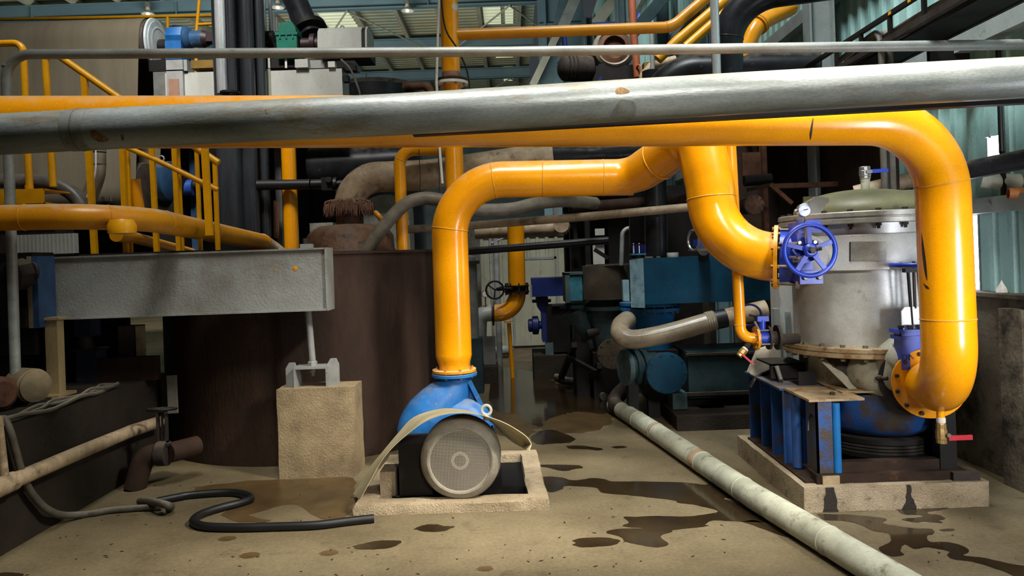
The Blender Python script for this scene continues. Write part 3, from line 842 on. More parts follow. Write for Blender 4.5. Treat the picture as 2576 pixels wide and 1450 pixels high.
# ================================================================ brown tank and the vessel in it
tc_ = Vector((W(790, 900, 7.16).x, 7.16, 0)); TR, TZ = 1.29, 1.655
b = B().lathe([(TR, 0), (TR, TZ-.02), (TR+.012, TZ-.02), (TR+.012, TZ), (TR-.03, TZ), (TR-.03, .05), (.01, .05)], tc_, UP, 96, False)
one('tank', b, 'tank_brown', 'large round brown stained open tank behind the concrete pillar', 'tank')
t = T('vessel', 'rusty domed vessel poking out of the brown tank under the big grey elbow', 'vessel')
vc = Vector((W(882, 600, 7.0).x, 7.0, .06))
vz = W(885, 565, 7.0).z
t.add('body', B().lathe([(.40, 0), (.40, vz-.33), (.415, vz-.31), (.40, vz-.29), (.395, vz-.17), (.36, vz-.12), (.29, vz-.075), (.15, vz-.06), (.05, vz-.06)], vc, UP, 48), 'dome_brown')
t.add('neck', B().cyl(vc+UP*(vz-.07), vc+UP*(vz+.09), .125, seg=28), 'dome_brown')
fz = W(885, 541, 7.0).z
flange(t, 'flange', vc+UP*(vz+.07), UP, .19, .022, 'dark_rust', 8, .165, .013, 'dark_rust')
# grey stock pipe
t = T('stock_pipe', 'fat dusty grey-brown pipe curving up from the rusty domed vessel', 'pipe')
e0 = vc+UP*(vz+.096)
st = fillet([e0, W(880, 448, 7.0)+Vector((0, .0, 0)), W(1080, 441, 7.0), W(1300, 409, 6.9), W(1392, 400, 6.88)], [.33, 2, 0], 12)
st[0] = e0
t.add('pipe_run', B().tube(st, .142, 36), 'pipe_beige')
c, ax = snap(st, W(925, 452, 7.0)); t.add('weld_seam', weld(c, ax, .142, .008), 'pipe_beige')
flange(t, 'flange', e0+UP*.001, UP, .19, .022, 'dark_rust', 8, .165, .012, 'dark_rust')
# fibres hanging over the flange
b = B(); random.seed(11)
for k in range(420):
    a = random.uniform(0, 2*PI) if k % 3 else random.uniform(PI*.9, PI*1.9)
    R_ = .185+random.uniform(-.02, .02)
    p = e0+Vector((math.cos(a)*R_, math.sin(a)*R_, random.uniform(.0, .05)))
    o_ = Vector((math.cos(a), math.sin(a), 0))
    b.tube([p-o_*.04+UP*.025, p+o_*.02+UP*.005, p+o_*random.uniform(.015, .04)-UP*random.uniform(.05, .11)], [.006, .006, .002], 4)
one('pulp_fibres', b, 'hair_fibre', 'brown clump of hairy pulp fibres hanging over the vessel flange', 'fibre clump', kind='stuff')
# blocks behind
b = B().prism([(W(780, 600, 8.5).x, 8.5, 0), (W(838, 600, 8.5).x, 8.5, 0), (W(838, 600, 8.5).x, 8.5, W(800, 561, 8.5).z), (W(780, 600, 8.5).x, 8.5, W(778, 562, 8.5).z)], (0, .3, 0))
b2_ = B()
xa, xb, zt2 = W(912, 560, 8.95).x, W(1030, 560, 8.95).x, W(960, 490, 8.95).z
poly = [(xa, 8.95, 0), (xb, 8.95, 0)]+[((xa+xb)/2+(xb-xa)/2*math.cos(a*PI/12), 8.95, zt2-.22+.22*math.sin(a*PI/12)**.7) for a in range(13)]
one('concrete_block', b2_.prism(poly, (0, .4, 0)), 'concrete_grey', 'round topped grey concrete block behind the fat grey-brown elbow', 'block')
one('concrete_block', b, 'concrete_grey', 'square cornered grey concrete block behind the rusty dome', 'block')

# ================================================================ yellow riser and its neighbours
t = T('yellow_pipe', 'tall upright yellow pipe passing behind the galvanized pipes with a flanged joint', 'pipe')
vx = W(1143, 420, 6.36)
top = W(1126, -160, 6.36)
t.add('pipe_run', B().cyl((vx.x, 6.36, .0), (vx.x, 6.36, W(1138, 196, 6.36).z), .077, seg=36), 'yellow')
t.add('upper_run', B().cyl((vx.x, 6.36, W(1138, 197, 6.36).z), (vx.x, 6.36, top.z), .077, seg=36), 'yellow')
c = Vector((vx.x, 6.36, W(1138, 214, 6.36).z))
flange(t, 'flange', c, UP, .14, .022, 'white_pipe', 8, .118, .011, 'bolt_steel')
flange(t, 'flange', c+UP*.026, UP, .135, .02, 'dark_rust', 8, .118, .009, 'bolt_steel')
p0 = Vector((vx.x+.05, 6.36, W(1160, 87, 6.36).z)); p1 = W(1690, 72, 6.36); p1.z = p0.z
p2 = W(1800, -22, 6.36); p3 = W(1900, -110, 6.36)
br_ = fillet([p0, p1, p3], [.22], 10)
t.add('branch', B().tube(br_, .047, 28), 'yellow_dusty')
c, ax = snap(br_, W(1678, 73, 6.36)); t.add('weld_seam', weld(c, ax, .047, .006), 'yellow_dusty')
upth = [Vector((vx.x, 6.36, 0)), Vector((vx.x, 6.36, top.z))]
pb = proj_patch([(1137, 12), (1148, 9), (1152, 18), (1149, 26), (1138, 22)], upth, .077)
if pb: t.add('tape_patch', pb, 'white_tape')
t.add('rust_ring', B().lathe([(.0773, 0), (.0778, .005), (.0778, .05), (.0773, .055)], Vector((vx.x, 6.36, W(1138, 199, 6.36).z)), UP, 36, False), 'rust_pale', label='rusty pink ring above the flange')
one('yellow_pipe', B().tube(fillet([W(1655, 150, 7.6), W(1700, 105, 7.6), W(1890, -55, 7.6)], [.2], 6), .05, 24), 'yellow_rail', 'short sloping yellow pipe under the slanted branch of the tall yellow pipe', 'pipe')
one('yellow_pipe', B().tube(WL([(1725, 118, 8.2), (1905, -40, 8.2)]), .05, 24), 'yellow_rail', 'sloping yellow pipe deeper in shade below the other slanted yellow pipes', 'pipe')
one('conduit', B().tube([W(1106, -60, 6.2), W(1098, 205, 6.2), W(1106, 375, 6.2), W(1113, 462, 6.2)], .011, 10), 'white_pipe', 'thin white conduit hanging beside the tall upright yellow pipe', 'conduit')
one('cable', B().tube(spline(WL([(1107, -30, 6.15), (1120, 70, 6.15), (1150, 122, 6.2), (1172, 170, 6.22), (1181, 214, 6.22), (1178, 232, 6.22)]), 6), .007, 8), 'rubber_black', 'thin black cable curling across the tall upright yellow pipe', 'cable')
# inverted U pipe into the tank
ux = W(1012, 600, 6.75)
t = T('yellow_pipe', 'slim yellow pipe bent like a hook going down into the brown tank', 'pipe')
hk = fillet([W(1014, 640, 6.75), W(1004, 379, 6.75), W(1140, 374, 6.75)], [.13], 10)
t.add('pipe_run', B().tube(hk, .053, 28), 'yellow')
c, ax = snap(hk, W(1004, 402, 6.75)); t.add('weld_seam', weld(c, ax, .053, .005), 'yellow_dusty')
# wires hanging
for u in (1055, 1103):
    one('wire', B().tube(WL([(u-1, 374, 6.692), (u+2, 440, 6.692), (u+2, 560, 6.692)]), .0035, 6), 'rubber_black', 'thin dark wire hanging from above %s' % ('between the hooked yellow pipe and the conduit' if u < 1100 else 'beside the white conduit'), 'wire')
# corrugated hose from the tank across
def ribbed(pts, r, step=.008, ridge=.004):
    return B().tube(resample(spline(pts, 14), step), r, 20, True, ridge)
hose = [W(915, 650, 6.62), W(935, 612, 6.62), W(978, 555, 6.62), W(1020, 514, 6.62), W(1060, 500, 6.62), W(1105, 503, 6.62), W(1150, 519, 6.62), W(1210, 529, 6.66), W(1290, 526, 6.75), W(1350, 512, 6.9), W(1420, 506, 7.1), W(1500, 512, 7.4)]
one('corrugated_hose', ribbed(hose, .056), 'hose_grey', 'ribbed grey hose looping out of the brown tank behind the yellow riser', 'hose', ang=80)
one('hand_wheel', B().torus(W(956, 548, 6.9), (1, .2, .8), .06, .022, 24, 10), 'yellow_dusty', 'small yellow wheel lying behind the ribbed hose in the tank', 'wheel')

ip = [Vector((p.x, p.y, .0003)) for p in ri]
one('sump_floor', B().prism(ip, (0, 0, .0025)), 'void_black', 'black sump floor inside the concrete kerb around the motor', 'puddle')  # flat black sheet over the floor inside the kerb

one('cable_coil', B().torus((-.80, 4.95, .03), (.1, .2, 1), .085, .012, 32, 8), 'rubber_black', 'loop of black cable lying in the sump beside the short concrete post', 'cable')
random.seed(31)
b = B()
for k in range(170):
    u, v = random.uniform(-60, 2600), random.uniform(1200, 1460)
    p = G(u, v)
    if p.x > XR-.3 or p.x < -2.8: continue
    if X0-.05 < p.x < X1+.05 and Y0-.05 < p.y < Y1: continue
    if p.x > 1.6 and p.y > 4.3: continue
    r = random.uniform(.003, .010)
    a = random.uniform(0, PI)
    d = Vector((math.cos(a), math.sin(a), 0)); e_ = Vector((-d.y, d.x, 0))
    b.prism([p+d*r*1.6-UP*.0, p+e_*r*.5, p-d*r*1.3, p-e_*r*.6], (0, 0, .003))
one('floor_grit', b, 'dark_rust', 'small dark chips and grit scattered over the concrete floor', 'grit', kind='stuff')
# ================================================================ separator on its stand
SC = Vector((2.37, 5.1, 0))
# concrete block
b = B().bb((1.665, 4.44, 0), (2.755, 5.75, .15)).bev(.014)
bmesh.ops.subdivide_edges(b.bm, edges=[e for e in b.bm.edges if e.calc_length() > .3], cuts=12, use_grid_fill=True)
for v in b.bm.verts: v.co += Vector((random.uniform(-1, 1), random.uniform(-1, 1), random.uniform(-1, .6)))*.003
one('foundation_block', b, 'concrete_pale', 'thick concrete base block under the blue stand of the separator', 'base', ang=60)
for (u0, u1, dz) in ((2077, 2102, 0), (2282, 2297, 1)):
    x0, x1 = W(u0, 1250, 4.43).x, W(u1, 1250, 4.43).x
    random.seed(int(u0))
    L_, R_ = [], []
    for k in range(9):
        z = .004+.142*k/8; w = (1.5-k*.09) if dz == 0 else (.55+1.9*(1-k/8)**2.2)
        xm = (x0+x1)/2; h = (x1-x0)/2*w
        L_.append(Vector((xm-h+random.uniform(-.006, .006), 4.4345, z))); R_.append(Vector((xm+h+random.uniform(-.006, .006), 4.4345, z)))
    one('seep_stain', B().prism(L_+R_[::-1], (0, .002, 0)), 'seep', 'dark wet seep down the front of the separator base %s' % ('near its aisle corner' if dz == 0 else 'under the big yellow drain valve'), 'stain')
# stand
t = T('steel_stand', 'blue welded steel stand holding the silver separator on the concrete base', 'stand')
SX0, SX1, SY0, SY1 = 1.735, 2.62, 4.52, 5.62
Z0, Z1 = .15, .64
bl_ = 'stand_blue'
t.add('base_channel', B().bb((SX0+.03, SY0-.03, Z0), (SX1+.04, SY0+.06, Z0+.055)), 'dark_rust', label='rusty wet base channel')
t.add('base_channel', B().bb((SX0-.03, SY0, Z0), (SX0+.09, SY1, Z0+.012)), 'dark_rust', label='rusty base channel along the aisle side')
t.add('foot_pad', B().bb((SX0+.06, SY0-.045, Z0), (SX0+.16, SY0-.02, Z0+.05)), 'flange_rusty')
t.add('foot_pad', B().bb((SX1-.06, SY0-.06, Z0), (SX1+.1, SY0+.06, Z0+.05)).bev(.015), 'dark_iron')
t.add('front_post', B().bb((SX0+.05, SY0, Z0+.05), (SX0+.145, SY0+.012, Z1)).bb((SX0+.05, SY0, Z0+.05), (SX0+.062, SY0+.16, Z1)), bl_)
t.add('pipe_post', B().cyl((SX0+.175, SY0+.02, Z0+.05), (SX0+.175, SY0+.02, Z1-.02), .026, seg=20), 'flange_blue')
t.add('inner_pipe_post', B().cyl((SX0+.03, SY0+.27, Z0+.02), (SX0+.03, SY0+.27, Z1-.02), .03, seg=20), bl_)
t.add('front_post', B().bb((SX1-.1, SY0, Z0+.05), (SX1, SY0+.08, Z1-.06)), 'black_steel')
t.add('bottom_rail', B().bb((SX0+.2, SY0+.01, Z0+.05), (SX1-.1, SY0+.07, Z0+.115)), 'dark_rust')
t.add('top_plate', B().bb((SX0-.0, SY0-.03, Z1), (SX0+.33, SY0+.38, Z1+.014)), 'flange_rusty')
t.add('rear_top_plate', B().bb((SX0-.03, SY0+.38, Z1-.004), (SX0+.28, SY1+.02, Z1+.01)), bl_)
for k, y in enumerate((SY0+.40, SY0+.62, SY0+.84, SY1)):
    t.add('stiffener', B().bb((SX0-.01, y-.012, Z0+.012), (SX0+.2, y, Z1)), bl_)
t.add('side_web', B().bb((SX0+.17, SY0+.2, Z0+.012), (SX0+.185, SY1, Z1)), bl_)
t.add('rear_wall', B().bb((SX0+.18, SY1-.02, Z0+.012), (SX1, SY1, Z1)), 'black_steel')
t.add('side_wall', B().bb((SX1-.02, SY0+.08, Z0+.05), (SX1, SY1, Z1-.06)), 'black_steel')
t.add('rear_foot', B().bb((SX1-.2, SY1-.2, Z0), (SX1, SY1-.02, Z1-.06)), 'black_steel')
for x, y in ((1.79, 5.12), (1.80, 5.33), (1.93, 4.62)):
    t.add('bolt', B().hexb((x, y, Z1+.012), UP, .016, .02), 'bolt_dark')
t.add('cable_stub', B().tube(spline([(SX0+.17, SY0+.17, .56), (SX0+.09, SY0+.12, .555), (SX0+.03, SY0+.06, .52), (SX0+.0, SY0+.0, .46)], 6), .007, 8), 'rubber_black')
t.add('bearing_bowl', B().lathe([(.05, .20), (.30, .22), (.37, .27), (.40, .33), (.41, .42), (.41, .49), (.05, .49)], Vector((SC.x+.02, 5.02, .14)), UP, 56), bl_)
t.add('drive_pulley', B().lathe([(.1, .05), (.33, .05), (.34, .08), (.325, .09), (.34, .10), (.325, .11), (.34, .12), (.325, .13), (.34, .14), (.34, .17), (.1, .17)], Vector((SC.x+.02, 5.02, .17)), UP, 48), 'black_steel')
t.add('angle_bracket', B().bb((1.86, 4.98, Z1+.012), (1.98, 4.99, Z1+.10)).bb((1.86, 4.98, Z1+.012), (1.98, 5.06, Z1+.022)), 'black_steel')
t.add('motor_mount', B().bb((1.74, 5.16, Z1+.03), (1.98, 5.19, Z1+.13)).bb((1.74, 5.16, Z1+.12), (1.98, 5.46, Z1+.132)), 'black_steel')
t.add('stay', B().cyl((1.80, 5.13, Z1+.01), (1.77, 5.13, Z1+.12), .015, seg=12), 'flange_steel')

# separator
t = T('separator', 'large silver cylindrical separator vessel with an olive dome on a blue stand', 'separator')
RB = .458
t.add('skirt', B().lathe([(.05, .655), (.37, .655), (.37, .86), (.05, .86)], SC, UP, 64), 'silver_base')
t.add('barrel', B().lathe([(.05, .92), (RB, .92), (RB, 1.405), (.05, 1.405)], SC, UP, 80), 'silver')
t.add('wide_band', B().lathe([(.05, 1.405), (.49, 1.405), (.50, 1.41), (.50, 1.622), (.495, 1.63), (.05, 1.63)], SC, UP, 80), 'silver')
t.add('upper_neck', B().lathe([(.05, 1.63), (.475, 1.63), (.475, 1.697), (.05, 1.697)], SC, UP, 80), 'silver')
fl1 = t.add('lower_flange', B().lathe([(.05, .862), (.535, .862), (.54, .867), (.54, .89), (.532, .892), (.532, .897), (.54, .899), (.54, .922), (.535, .927), (.05, .927)], SC, UP, 80), 'flange_rusty')
for k in range(24):
    a = 2*PI*(k+.3)/24
    p = SC+Vector((math.cos(a)*.502, math.sin(a)*.502, 0))
    t.add('bolt', B().lathe([(.018, .842), (.018, .862), (.008, .862), (.008, .927), (.016, .927), (.016, .944)], p, UP, 6), 'bolt_steel', fl1)
fl2 = t.add('upper_flange', B().lathe([(.05, 1.697), (.53, 1.697), (.535, 1.702), (.535, 1.728), (.528, 1.732), (.528, 1.738), (.535, 1.742), (.535, 1.768), (.53, 1.773), (.05, 1.773)], SC, UP, 80), 'flange_steel')
for k in range(20):
    a = 2*PI*(k+.2)/20
    p = SC+Vector((math.cos(a)*.502, math.sin(a)*.502, 0))
    t.add('bolt', B().lathe([(.008, 1.662), (.010, 1.668), (.010, 1.68), (.017, 1.68), (.017, 1.697), (.008, 1.697), (.008, 1.773), (.017, 1.773), (.017, 1.788)], p, UP, 6), 'bolt_dark', fl2)
dome = [(.435, 1.773)]+[(.435*math.cos(a*PI/24)**.9, 1.785+.152*math.sin(a*PI/24)) for a in range(12)]+[(.02, 1.938)]
dm = t.add('dome', B().lathe(dome, SC, UP, 72), 'olive')
for dx, dy in ((.20, -.2), (-.3, .1)):
    c = SC+Vector((dx, dy, 1.845))
    t.add('lifting_lug', B().box(c, (.10, .02, .13)).bev(.006), 'olive', dm)
t.add('corner_lug', B().prism([(1.925, 4.86, 1.773), (2.05, 4.86, 1.773), (2.05, 4.86, 1.875), (1.965, 4.86, 1.885), (1.925, 4.86, 1.86)], (0, .02, 0)), 'grey_paint')
# name plate and brackets, door seam
def on_barrel(u, v, R, extra=.003):
    du, dv = u-PU, v-PV
    dx, dz = (du*CR-dv*SR)/FPX, -(du*SR+dv*CR)/FPX
    a = dx*dx+1; b = -2*(dx*SC.x+SC.y); c_ = SC.x**2+SC.y**2-(R+extra)**2
    Y = (-b-math.sqrt(max(0, b*b-4*a*c_)))/(2*a)
    return Vector((dx*Y, Y, EYE+dz*Y))
def plate(us, vs, R, th, n=10):
    def f(k):
        def g(i, j):
            p = on_barrel(us[0]+(us[1]-us[0])*i, vs[0]+(vs[1]-vs[0])*j, R, 0)
            r = Vector((p.x-SC.x, p.y-SC.y, 0)).normalized()
            return p+r*k
        return g
    b = B()
    A = [[f(th)(i/n, j) for i in range(n+1)] for j in (0, 1)]
    Z = [[f(-.004)(i/n, j) for i in range(n+1)] for j in (0, 1)]
    rows = [[A[0][i], A[1][i], Z[1][i], Z[0][i]] for i in range(n+1)]
    return b.ring_skin(rows, True, True)
npl = t.add('name_plate', plate((2139, 2229), (608, 656), .50, .004), 'flange_steel', label='flat blank plate on the upper band')
t.add('plate_edge', plate((2137, 2140), (609, 657), .50, .006, 2), 'black_steel', npl)
t.add('gusset', B().prism([(1.93, 4.86, .862), (1.99, 4.86, .862), (2.16, 4.74, .656), (2.09, 4.74, .656)], (.0, .02, 0)), 'silver_base')
t.add('gusset_plate', B().prism([(1.98, 4.84, .862), (2.12, 4.80, .862), (2.12, 4.78, .656), (2.10, 4.78, .656)], (0, .02, 0)), 'dark_iron')
t.add('foot_plate', B().bb((2.0, 4.64, .654), (2.5, 5.3, .662)), 'flange_rusty')
# inlet nozzle at the aisle side, outlet nozzle toward the camera
noz = [W(2165, 942, 4.92), W(2205, 943, 4.74), Vector((2.385, 4.60, W(2336, 962, 4.6).z)), Vector((2.405, 4.53, W(2336, 962, 4.5).z))]
noz = spline([W(2150, 935, 5.0), W(2185, 938, 4.78), W(2240, 948, 4.68), Vector((2.36, 4.645, .848)), Vector((2.395, 4.60, .848))], 6)
t.add('outlet_nozzle', B().tube(noz, [.13]*6+[.135]*6+[.14]*6+[.145]*7, 32), 'silver_base')
vx0 = e+yp_axis*.06
t.add('outlet_flange', B().lathe([(.05, 0), (.205, 0), (.205, .024), (.05, .024)], e+yp_axis*.075+Vector((-.055, 0, .006)), yp_axis, 48), 'dark_iron', label='dark flange behind the knife valve')
t.add('inlet_nozzle', B().cyl(el+dn*.16, (1.95, el.y+.1, el.z-.02), .15, seg=36), 'silver')
t.add('inlet_flange', B().cyl(el+dn*.122, el+dn*.145, .20, seg=48), 'flange_steel')
sn = W(1965, 855, 4.98)
t.add('side_nozzle', B().cyl(sn+Vector((.12, .02, 0)), sn+Vector((-.062, 0, 0)), .036, seg=20), 'dark_iron')
t.add('drain_tap', B().cyl(W(2205, 952, 4.60), W(2232, 953, 4.53), .012, seg=10).cyl(W(2209, 952, 4.585), W(2218, 953, 4.567), .019, seg=8), 'dark_iron')
# top ball valve
t = T('ball_valve', 'small steel ball valve with a blue lever standing on top of the olive dome', 'valve')
c = Vector((W(2177, 475, 5.1).x, 5.1, 1.937))
t.add('nipple', B().lathe([(.029, 0), (.029, .055), (.031, .056), (.031, .066), (.029, .067), (.029, .07)], c, UP, 20), 'pipe_cream')
t.add('body', B().lathe([(.031, .07), (.035, .075), (.035, .09), (.038, .095), (.038, .125), (.036, .128), (.036, .15), (.033, .155), (.02, .155)], c, UP, 12), 'steel', ang=25)
t.add('lever', B().bar(c+Vector((.03, -.045, .118)), c+Vector((.135, -.045, .121)), .01, .024).bev(.005), 'valve_blue')
t.add('lever_plate', B().bar(c+Vector((-.01, -.044, .116)), c+Vector((.035, -.044, .118)), .006, .022), 'steel', label='bare steel end of the lever')
t.add('nut', B().hexb(c+Vector((0, -.034, .115)), (0, -1, 0), .012, .014), 'steel')

# gate valve with handwheel at the inlet
t = T('gate_valve', 'blue valve with a large five-spoked blue handwheel facing the aisle at the separator inlet', 'valve')
vcn = el+dn*.066
t.add('body', B().cyl(el+dn*.024, el+dn*.110, .175, seg=48), 'valve_blue')
for a in range(8):
    x_, y_ = frame(dn)
    p = el+dn*.02+(x_*math.cos(a*PI/4+.3)+y_*math.sin(a*PI/4+.3))*.183
    t.add('stud', B().cyl(p, p+dn*.12, .009, seg=8), 'bolt_steel')
hz = Vector((0, -1, 0))
wc = W(2037, 630, 4.44)
gx = wc.x
t.add('bonnet', B().bb((vcn.x-.02, 4.60, wc.z-.19), (vcn.x+.07, 4.74, wc.z+.17)).bev(.02), 'valve_blue')
for dz in (-.165, .145):
    t.add('bonnet_lug', B().bb((vcn.x-.02, 4.575, wc.z+dz-.04), (vcn.x+.12, 4.61, wc.z+dz+.04)).bev(.018), 'valve_blue')
    for dx in (.01, .095):
        t.add('bolt', B().hexb((vcn.x+dx, 4.575, wc.z+dz), hz, .017, .02), 'bolt_steel')
for dz in (-.062, .035):
    t.add('yoke_rod', B().cyl((vcn.x+.0, 4.60, wc.z+dz), (gx-.05, 4.56, wc.z+dz), .010, seg=10), 'steel')
t.add('yoke_plate', B().lathe([(.03, 0), (.085, 0), (.085, .02), (.03, .02)], (gx, 4.50, wc.z), hz, 5), 'valve_blue')
for k in range(4):
    a = PI/4+k*PI/2
    t.add('bolt', B().hexb((gx+math.cos(a)*.065, 4.482, wc.z+math.sin(a)*.065), hz, .014, .016), 'steel')
    t.add('spacer', B().cyl((gx+math.cos(a)*.06, 4.64, wc.z+math.sin(a)*.06), (gx+math.cos(a)*.06, 4.49, wc.z+math.sin(a)*.06), .011, seg=8), 'steel')
t.add('gland', B().cyl((gx, 4.66, wc.z), (gx, 4.48, wc.z), .036, seg=24), 'valve_blue')
t.add('backing_box', B().bb((vcn.x+.05, 4.62, wc.z-.13), (gx+.05, 4.68, wc.z+.09)), 'grey_paint')
wh = t.add('handwheel', B().torus(wc, hz, .150, .0145, 64, 14).lathe([(.035, -.02), (.04, -.01), (.04, .02), (.03, .03), (.01, .03)], wc, hz, 24), 'valve_blue')
for k in range(5):
    a = PI/2+2*PI*k/5+.03
    d = Vector((math.cos(a), 0, math.sin(a)))
    t.add('spoke', B().bar(wc+d*.03, wc+d*.148, .026, .014, hz).bev(.004), 'valve_blue', wh)
t.add('handle_stub', B().cyl(wc+hz*.02, wc+Vector((.05, -.05, .01)), .012, seg=12), 'bolt_dark', wh)
t.add('hub_nut', B().hexb(wc+hz*.03, hz, .02, .022), 'bolt_dark', wh)
# gauge
t = T('pressure_gauge', 'round chrome pressure gauge with a blue reflecting face standing above the blue handwheel', 'gauge')
gc = W(2024, 529, 4.52)
t.add('case', B().lathe([(.03, -.035), (.040, -.03), (.040, .004), (.037, .006), (.036, .0), (.001, 0)], gc, hz, 40), 'steel')
t.add('face', B().lathe([(.001, .0015), (.036, .0015), (.036, -.002), (.001, -.002)], gc, hz, 40), 'gauge_face')
t.add('needle', B().bar(gc+Vector((-.008, -.003, .0)), gc+Vector((.02, -.003, .006)), .002, .004), 'black_steel')
t.add('stem', B().cyl(gc-UP*.038, gc-UP*.075, .007, seg=10).hexb(gc-UP*.05, -UP, .012, .015), 'steel')
t.add('riser_pipe', B().cyl(gc-UP*.075, gc-UP*.24, .008, seg=10), 'bolt_steel')
t.add('side_port', B().cyl(gc+Vector((-.038, .015, .0)), gc+Vector((-.055, .015, .0)), .008, seg=10), 'steel')
# knife gate valve behind the big yellow elbow
t = T('knife_valve', 'upright blue knife gate valve partly hidden behind the largest yellow elbow', 'valve')
k0 = e+yp_axis*.026
kx, ky = k0.x-.075, k0.y+.024
t.add('body', B().cyl(k0, k0+yp_axis*.047, .185, seg=48), 'valve_blue')
zt3 = W(2280, 832, ky).z
t.add('bonnet', B().bb((kx-.08, ky-.045, e.z+.08), (kx+.16, ky+.045, zt3)).bev(.02), 'valve_blue')
for dz, w in ((-.05, .012), (-.012, .0)):
    t.add('bonnet_flange', B().bb((kx-.10+w*.5, ky-.06, zt3+dz), (kx+.18, ky+.06, zt3+dz+.022)).bev(.006), 'valve_blue')
for dx in (-.075, -.02, .04, .10):
    t.add('bolt', B().lathe([(.013, -.045), (.013, .02), (.018, .02), (.018, .035)], (kx+dx, ky-.03, zt3), UP, 6), 'bolt_dark')
zw = W(2275, 667, ky).z
for dx in (-.005, .055):
    t.add('yoke_column', B().cyl((kx+dx+.015, ky, zt3), (kx+dx+.0, ky, zw-.03), .009, seg=10), 'black_steel')
t.add('yoke_head', B().bb((kx-.03, ky-.02, zw-.045), (kx+.09, ky+.02, zw-.02)), 'black_steel')
t.add('gate_plate', B().prism([(kx-.055, ky-.006, zt3+.0), (kx+.11, ky-.006, zt3), (kx+.11, ky-.006, zt3+.14), (kx-.035, ky-.006, zt3+.14), (kx-.055, ky-.006, zt3+.115)], (0, .008, 0)), 'silver')
t.add('stem', B().cyl((kx+.03, ky, zt3+.13), (kx+.03, ky, zw+.02), .009, seg=10), 'bolt_dark')
hw = t.add('handwheel', B().torus((kx+.05, ky, zw), UP, .14, .014, 48, 12), 'valve_blue')
for k in range(5):
    a = 2*PI*k/5+.5
    t.add('spoke', B().bar((kx+.05, ky, zw-.005), (kx+.05+.135*math.cos(a), ky+.135*math.sin(a), zw), .022, .012), 'valve_blue', hw)
fc = bpy.data.curves.new('lettering', 'FONT'); fc.body = 'DN300'; fc.size = .052; fc.extrude = .003; fc.align_x = 'CENTER'
fo = bpy.data.objects.new('lettering', fc); COL.objects.link(fo)
dg = bpy.context.evaluated_depsgraph_get(); fm = bpy.data.meshes.new_from_object(fo.evaluated_get(dg))
COL.objects.unlink(fo); bpy.data.objects.remove(fo)
fm.transform(Matrix.Translation((kx-.005, ky-.047, zt3-.17)) @ Matrix.Rotation(PI/2, 4, 'X'))
lb = B(); lb.bm.from_mesh(fm)
t.add('cast_lettering', lb, 'navy', label='raised cast letters DN300 on the bonnet')
# slim vertical pipe with elbow into the side nozzle
t = T('yellow_pipe', 'slim upright yellow pipe turning into a flange at the aisle side of the separator', 'pipe')
yl = W(1862, 800, 5.0)
ez = W(1890, 851, 5.0)
sp_ = fillet([Vector((W(1843, 330, 5.0).x, 5.06, W(1843, 330, 5.0).z)), Vector((yl.x, 5.0, ez.z)), Vector((sn.x-.155, 4.985, ez.z))], [.075], 10)
t.add('pipe_run', B().tube(sp_, .036, 28), 'yellow')
c, ax = snap(sp_, W(1866, 818, 5.0)); t.add('weld_seam', weld(c, ax, .036, .004), 'yellow_dusty')
flange(t, 'flange', Vector((sn.x-.170, 4.985, ez.z)), (1, 0, 0), .078, .016, 'yellow_dusty', 8, .062, .008, 'bolt_yellow')
dr0 = W(1885, 862, 4.99); dr1 = W(1876, 877, 4.97)
t.add('drain_stub', B().cyl(dr0, dr1, .022, .018, seg=16), 'dark_rust')
# wafer valve between
t = T('butterfly_valve', 'small blue valve clamped between two flanges beside the slim yellow pipe', 'valve')
c = Vector((sn.x-.110, 4.985, ez.z))
t.add('body', B().cyl(c+Vector((-.04, 0, 0)), c+Vector((.02, 0, 0)), .05, seg=28), 'valve_blue')
t.add('rear_flange', B().cyl(c+Vector((.022, 0, 0)), c+Vector((.036, 0, 0)), .078, seg=36), 'dark_iron')
t.add('neck', B().cyl(c+Vector((-.01, 0, .045)), c+Vector((-.01, 0, .12)), .022, seg=16), 'valve_blue')
t.add('actuator', B().bb(c+Vector((-.045, -.02, .11)), c+Vector((.03, .05, .145))).bev(.008), 'valve_blue')
t.add('handwheel', B().torus(c+Vector((-.04, .16, .14)), (.35, 1, .25), .075, .008, 36, 8), 'navy')
t.add('wheel_shaft', B().cyl(c+Vector((-.02, .03, .13)), c+Vector((-.04, .16, .14)), .008, seg=8), 'bolt_steel')
for k in range(4):
    a = k*PI/2+.6
    t.add('tie_bolt', B().cyl(c+Vector((-.06, math.cos(a)*.064, math.sin(a)*.064)), c+Vector((.045, math.cos(a)*.064, math.sin(a)*.064)), .006, seg=8), 'bolt_steel')
t.add('lever', B().cyl(c+Vector((-.045, -.04, .06)), c+Vector((-.075, -.05, .115)), .008, seg=8), 'steel')
t = T('pipe_spool', 'short dusty flanged spool joining the small valve to the separator side nozzle', 'pipe')
t.add('barrel', B().cyl((sn.x-.072, 4.985, ez.z), (sn.x-.03, 4.985, ez.z), .042, seg=24), 'dark_iron')
t.add('blind_flange', B().cyl((sn.x-.03, 4.985, ez.z), (sn.x-.014, 4.985, ez.z), .082, seg=36), 'dark_iron')
# drain valve on it
t = T('ball_valve', 'brass ball valve with a dark red lever hanging below the slim upright yellow pipe', 'valve')
ax = (W(1857, 892, 4.96)-W(1878, 868, 4.97)).normalized()
o = dr1+ax*.002
t.add('body', B().lathe([(.019, .0), (.024, .01), (.026, .02), (.026, .045), (.022, .05), (.022, .066), (.015, .066)], o, ax, 8), 'brass', ang=25)
t.add('sealing_tape', B().lathe([(.02, -.002), (.0225, .002), (.0225, .010), (.02, .012)], o, ax, 16, False), 'white_tape')
t.add('lever', B().bar(W(1868, 893, 4.935), W(1895, 917, 4.93), .012, .02, (0, -1, 0)).bev(.004), 'red')
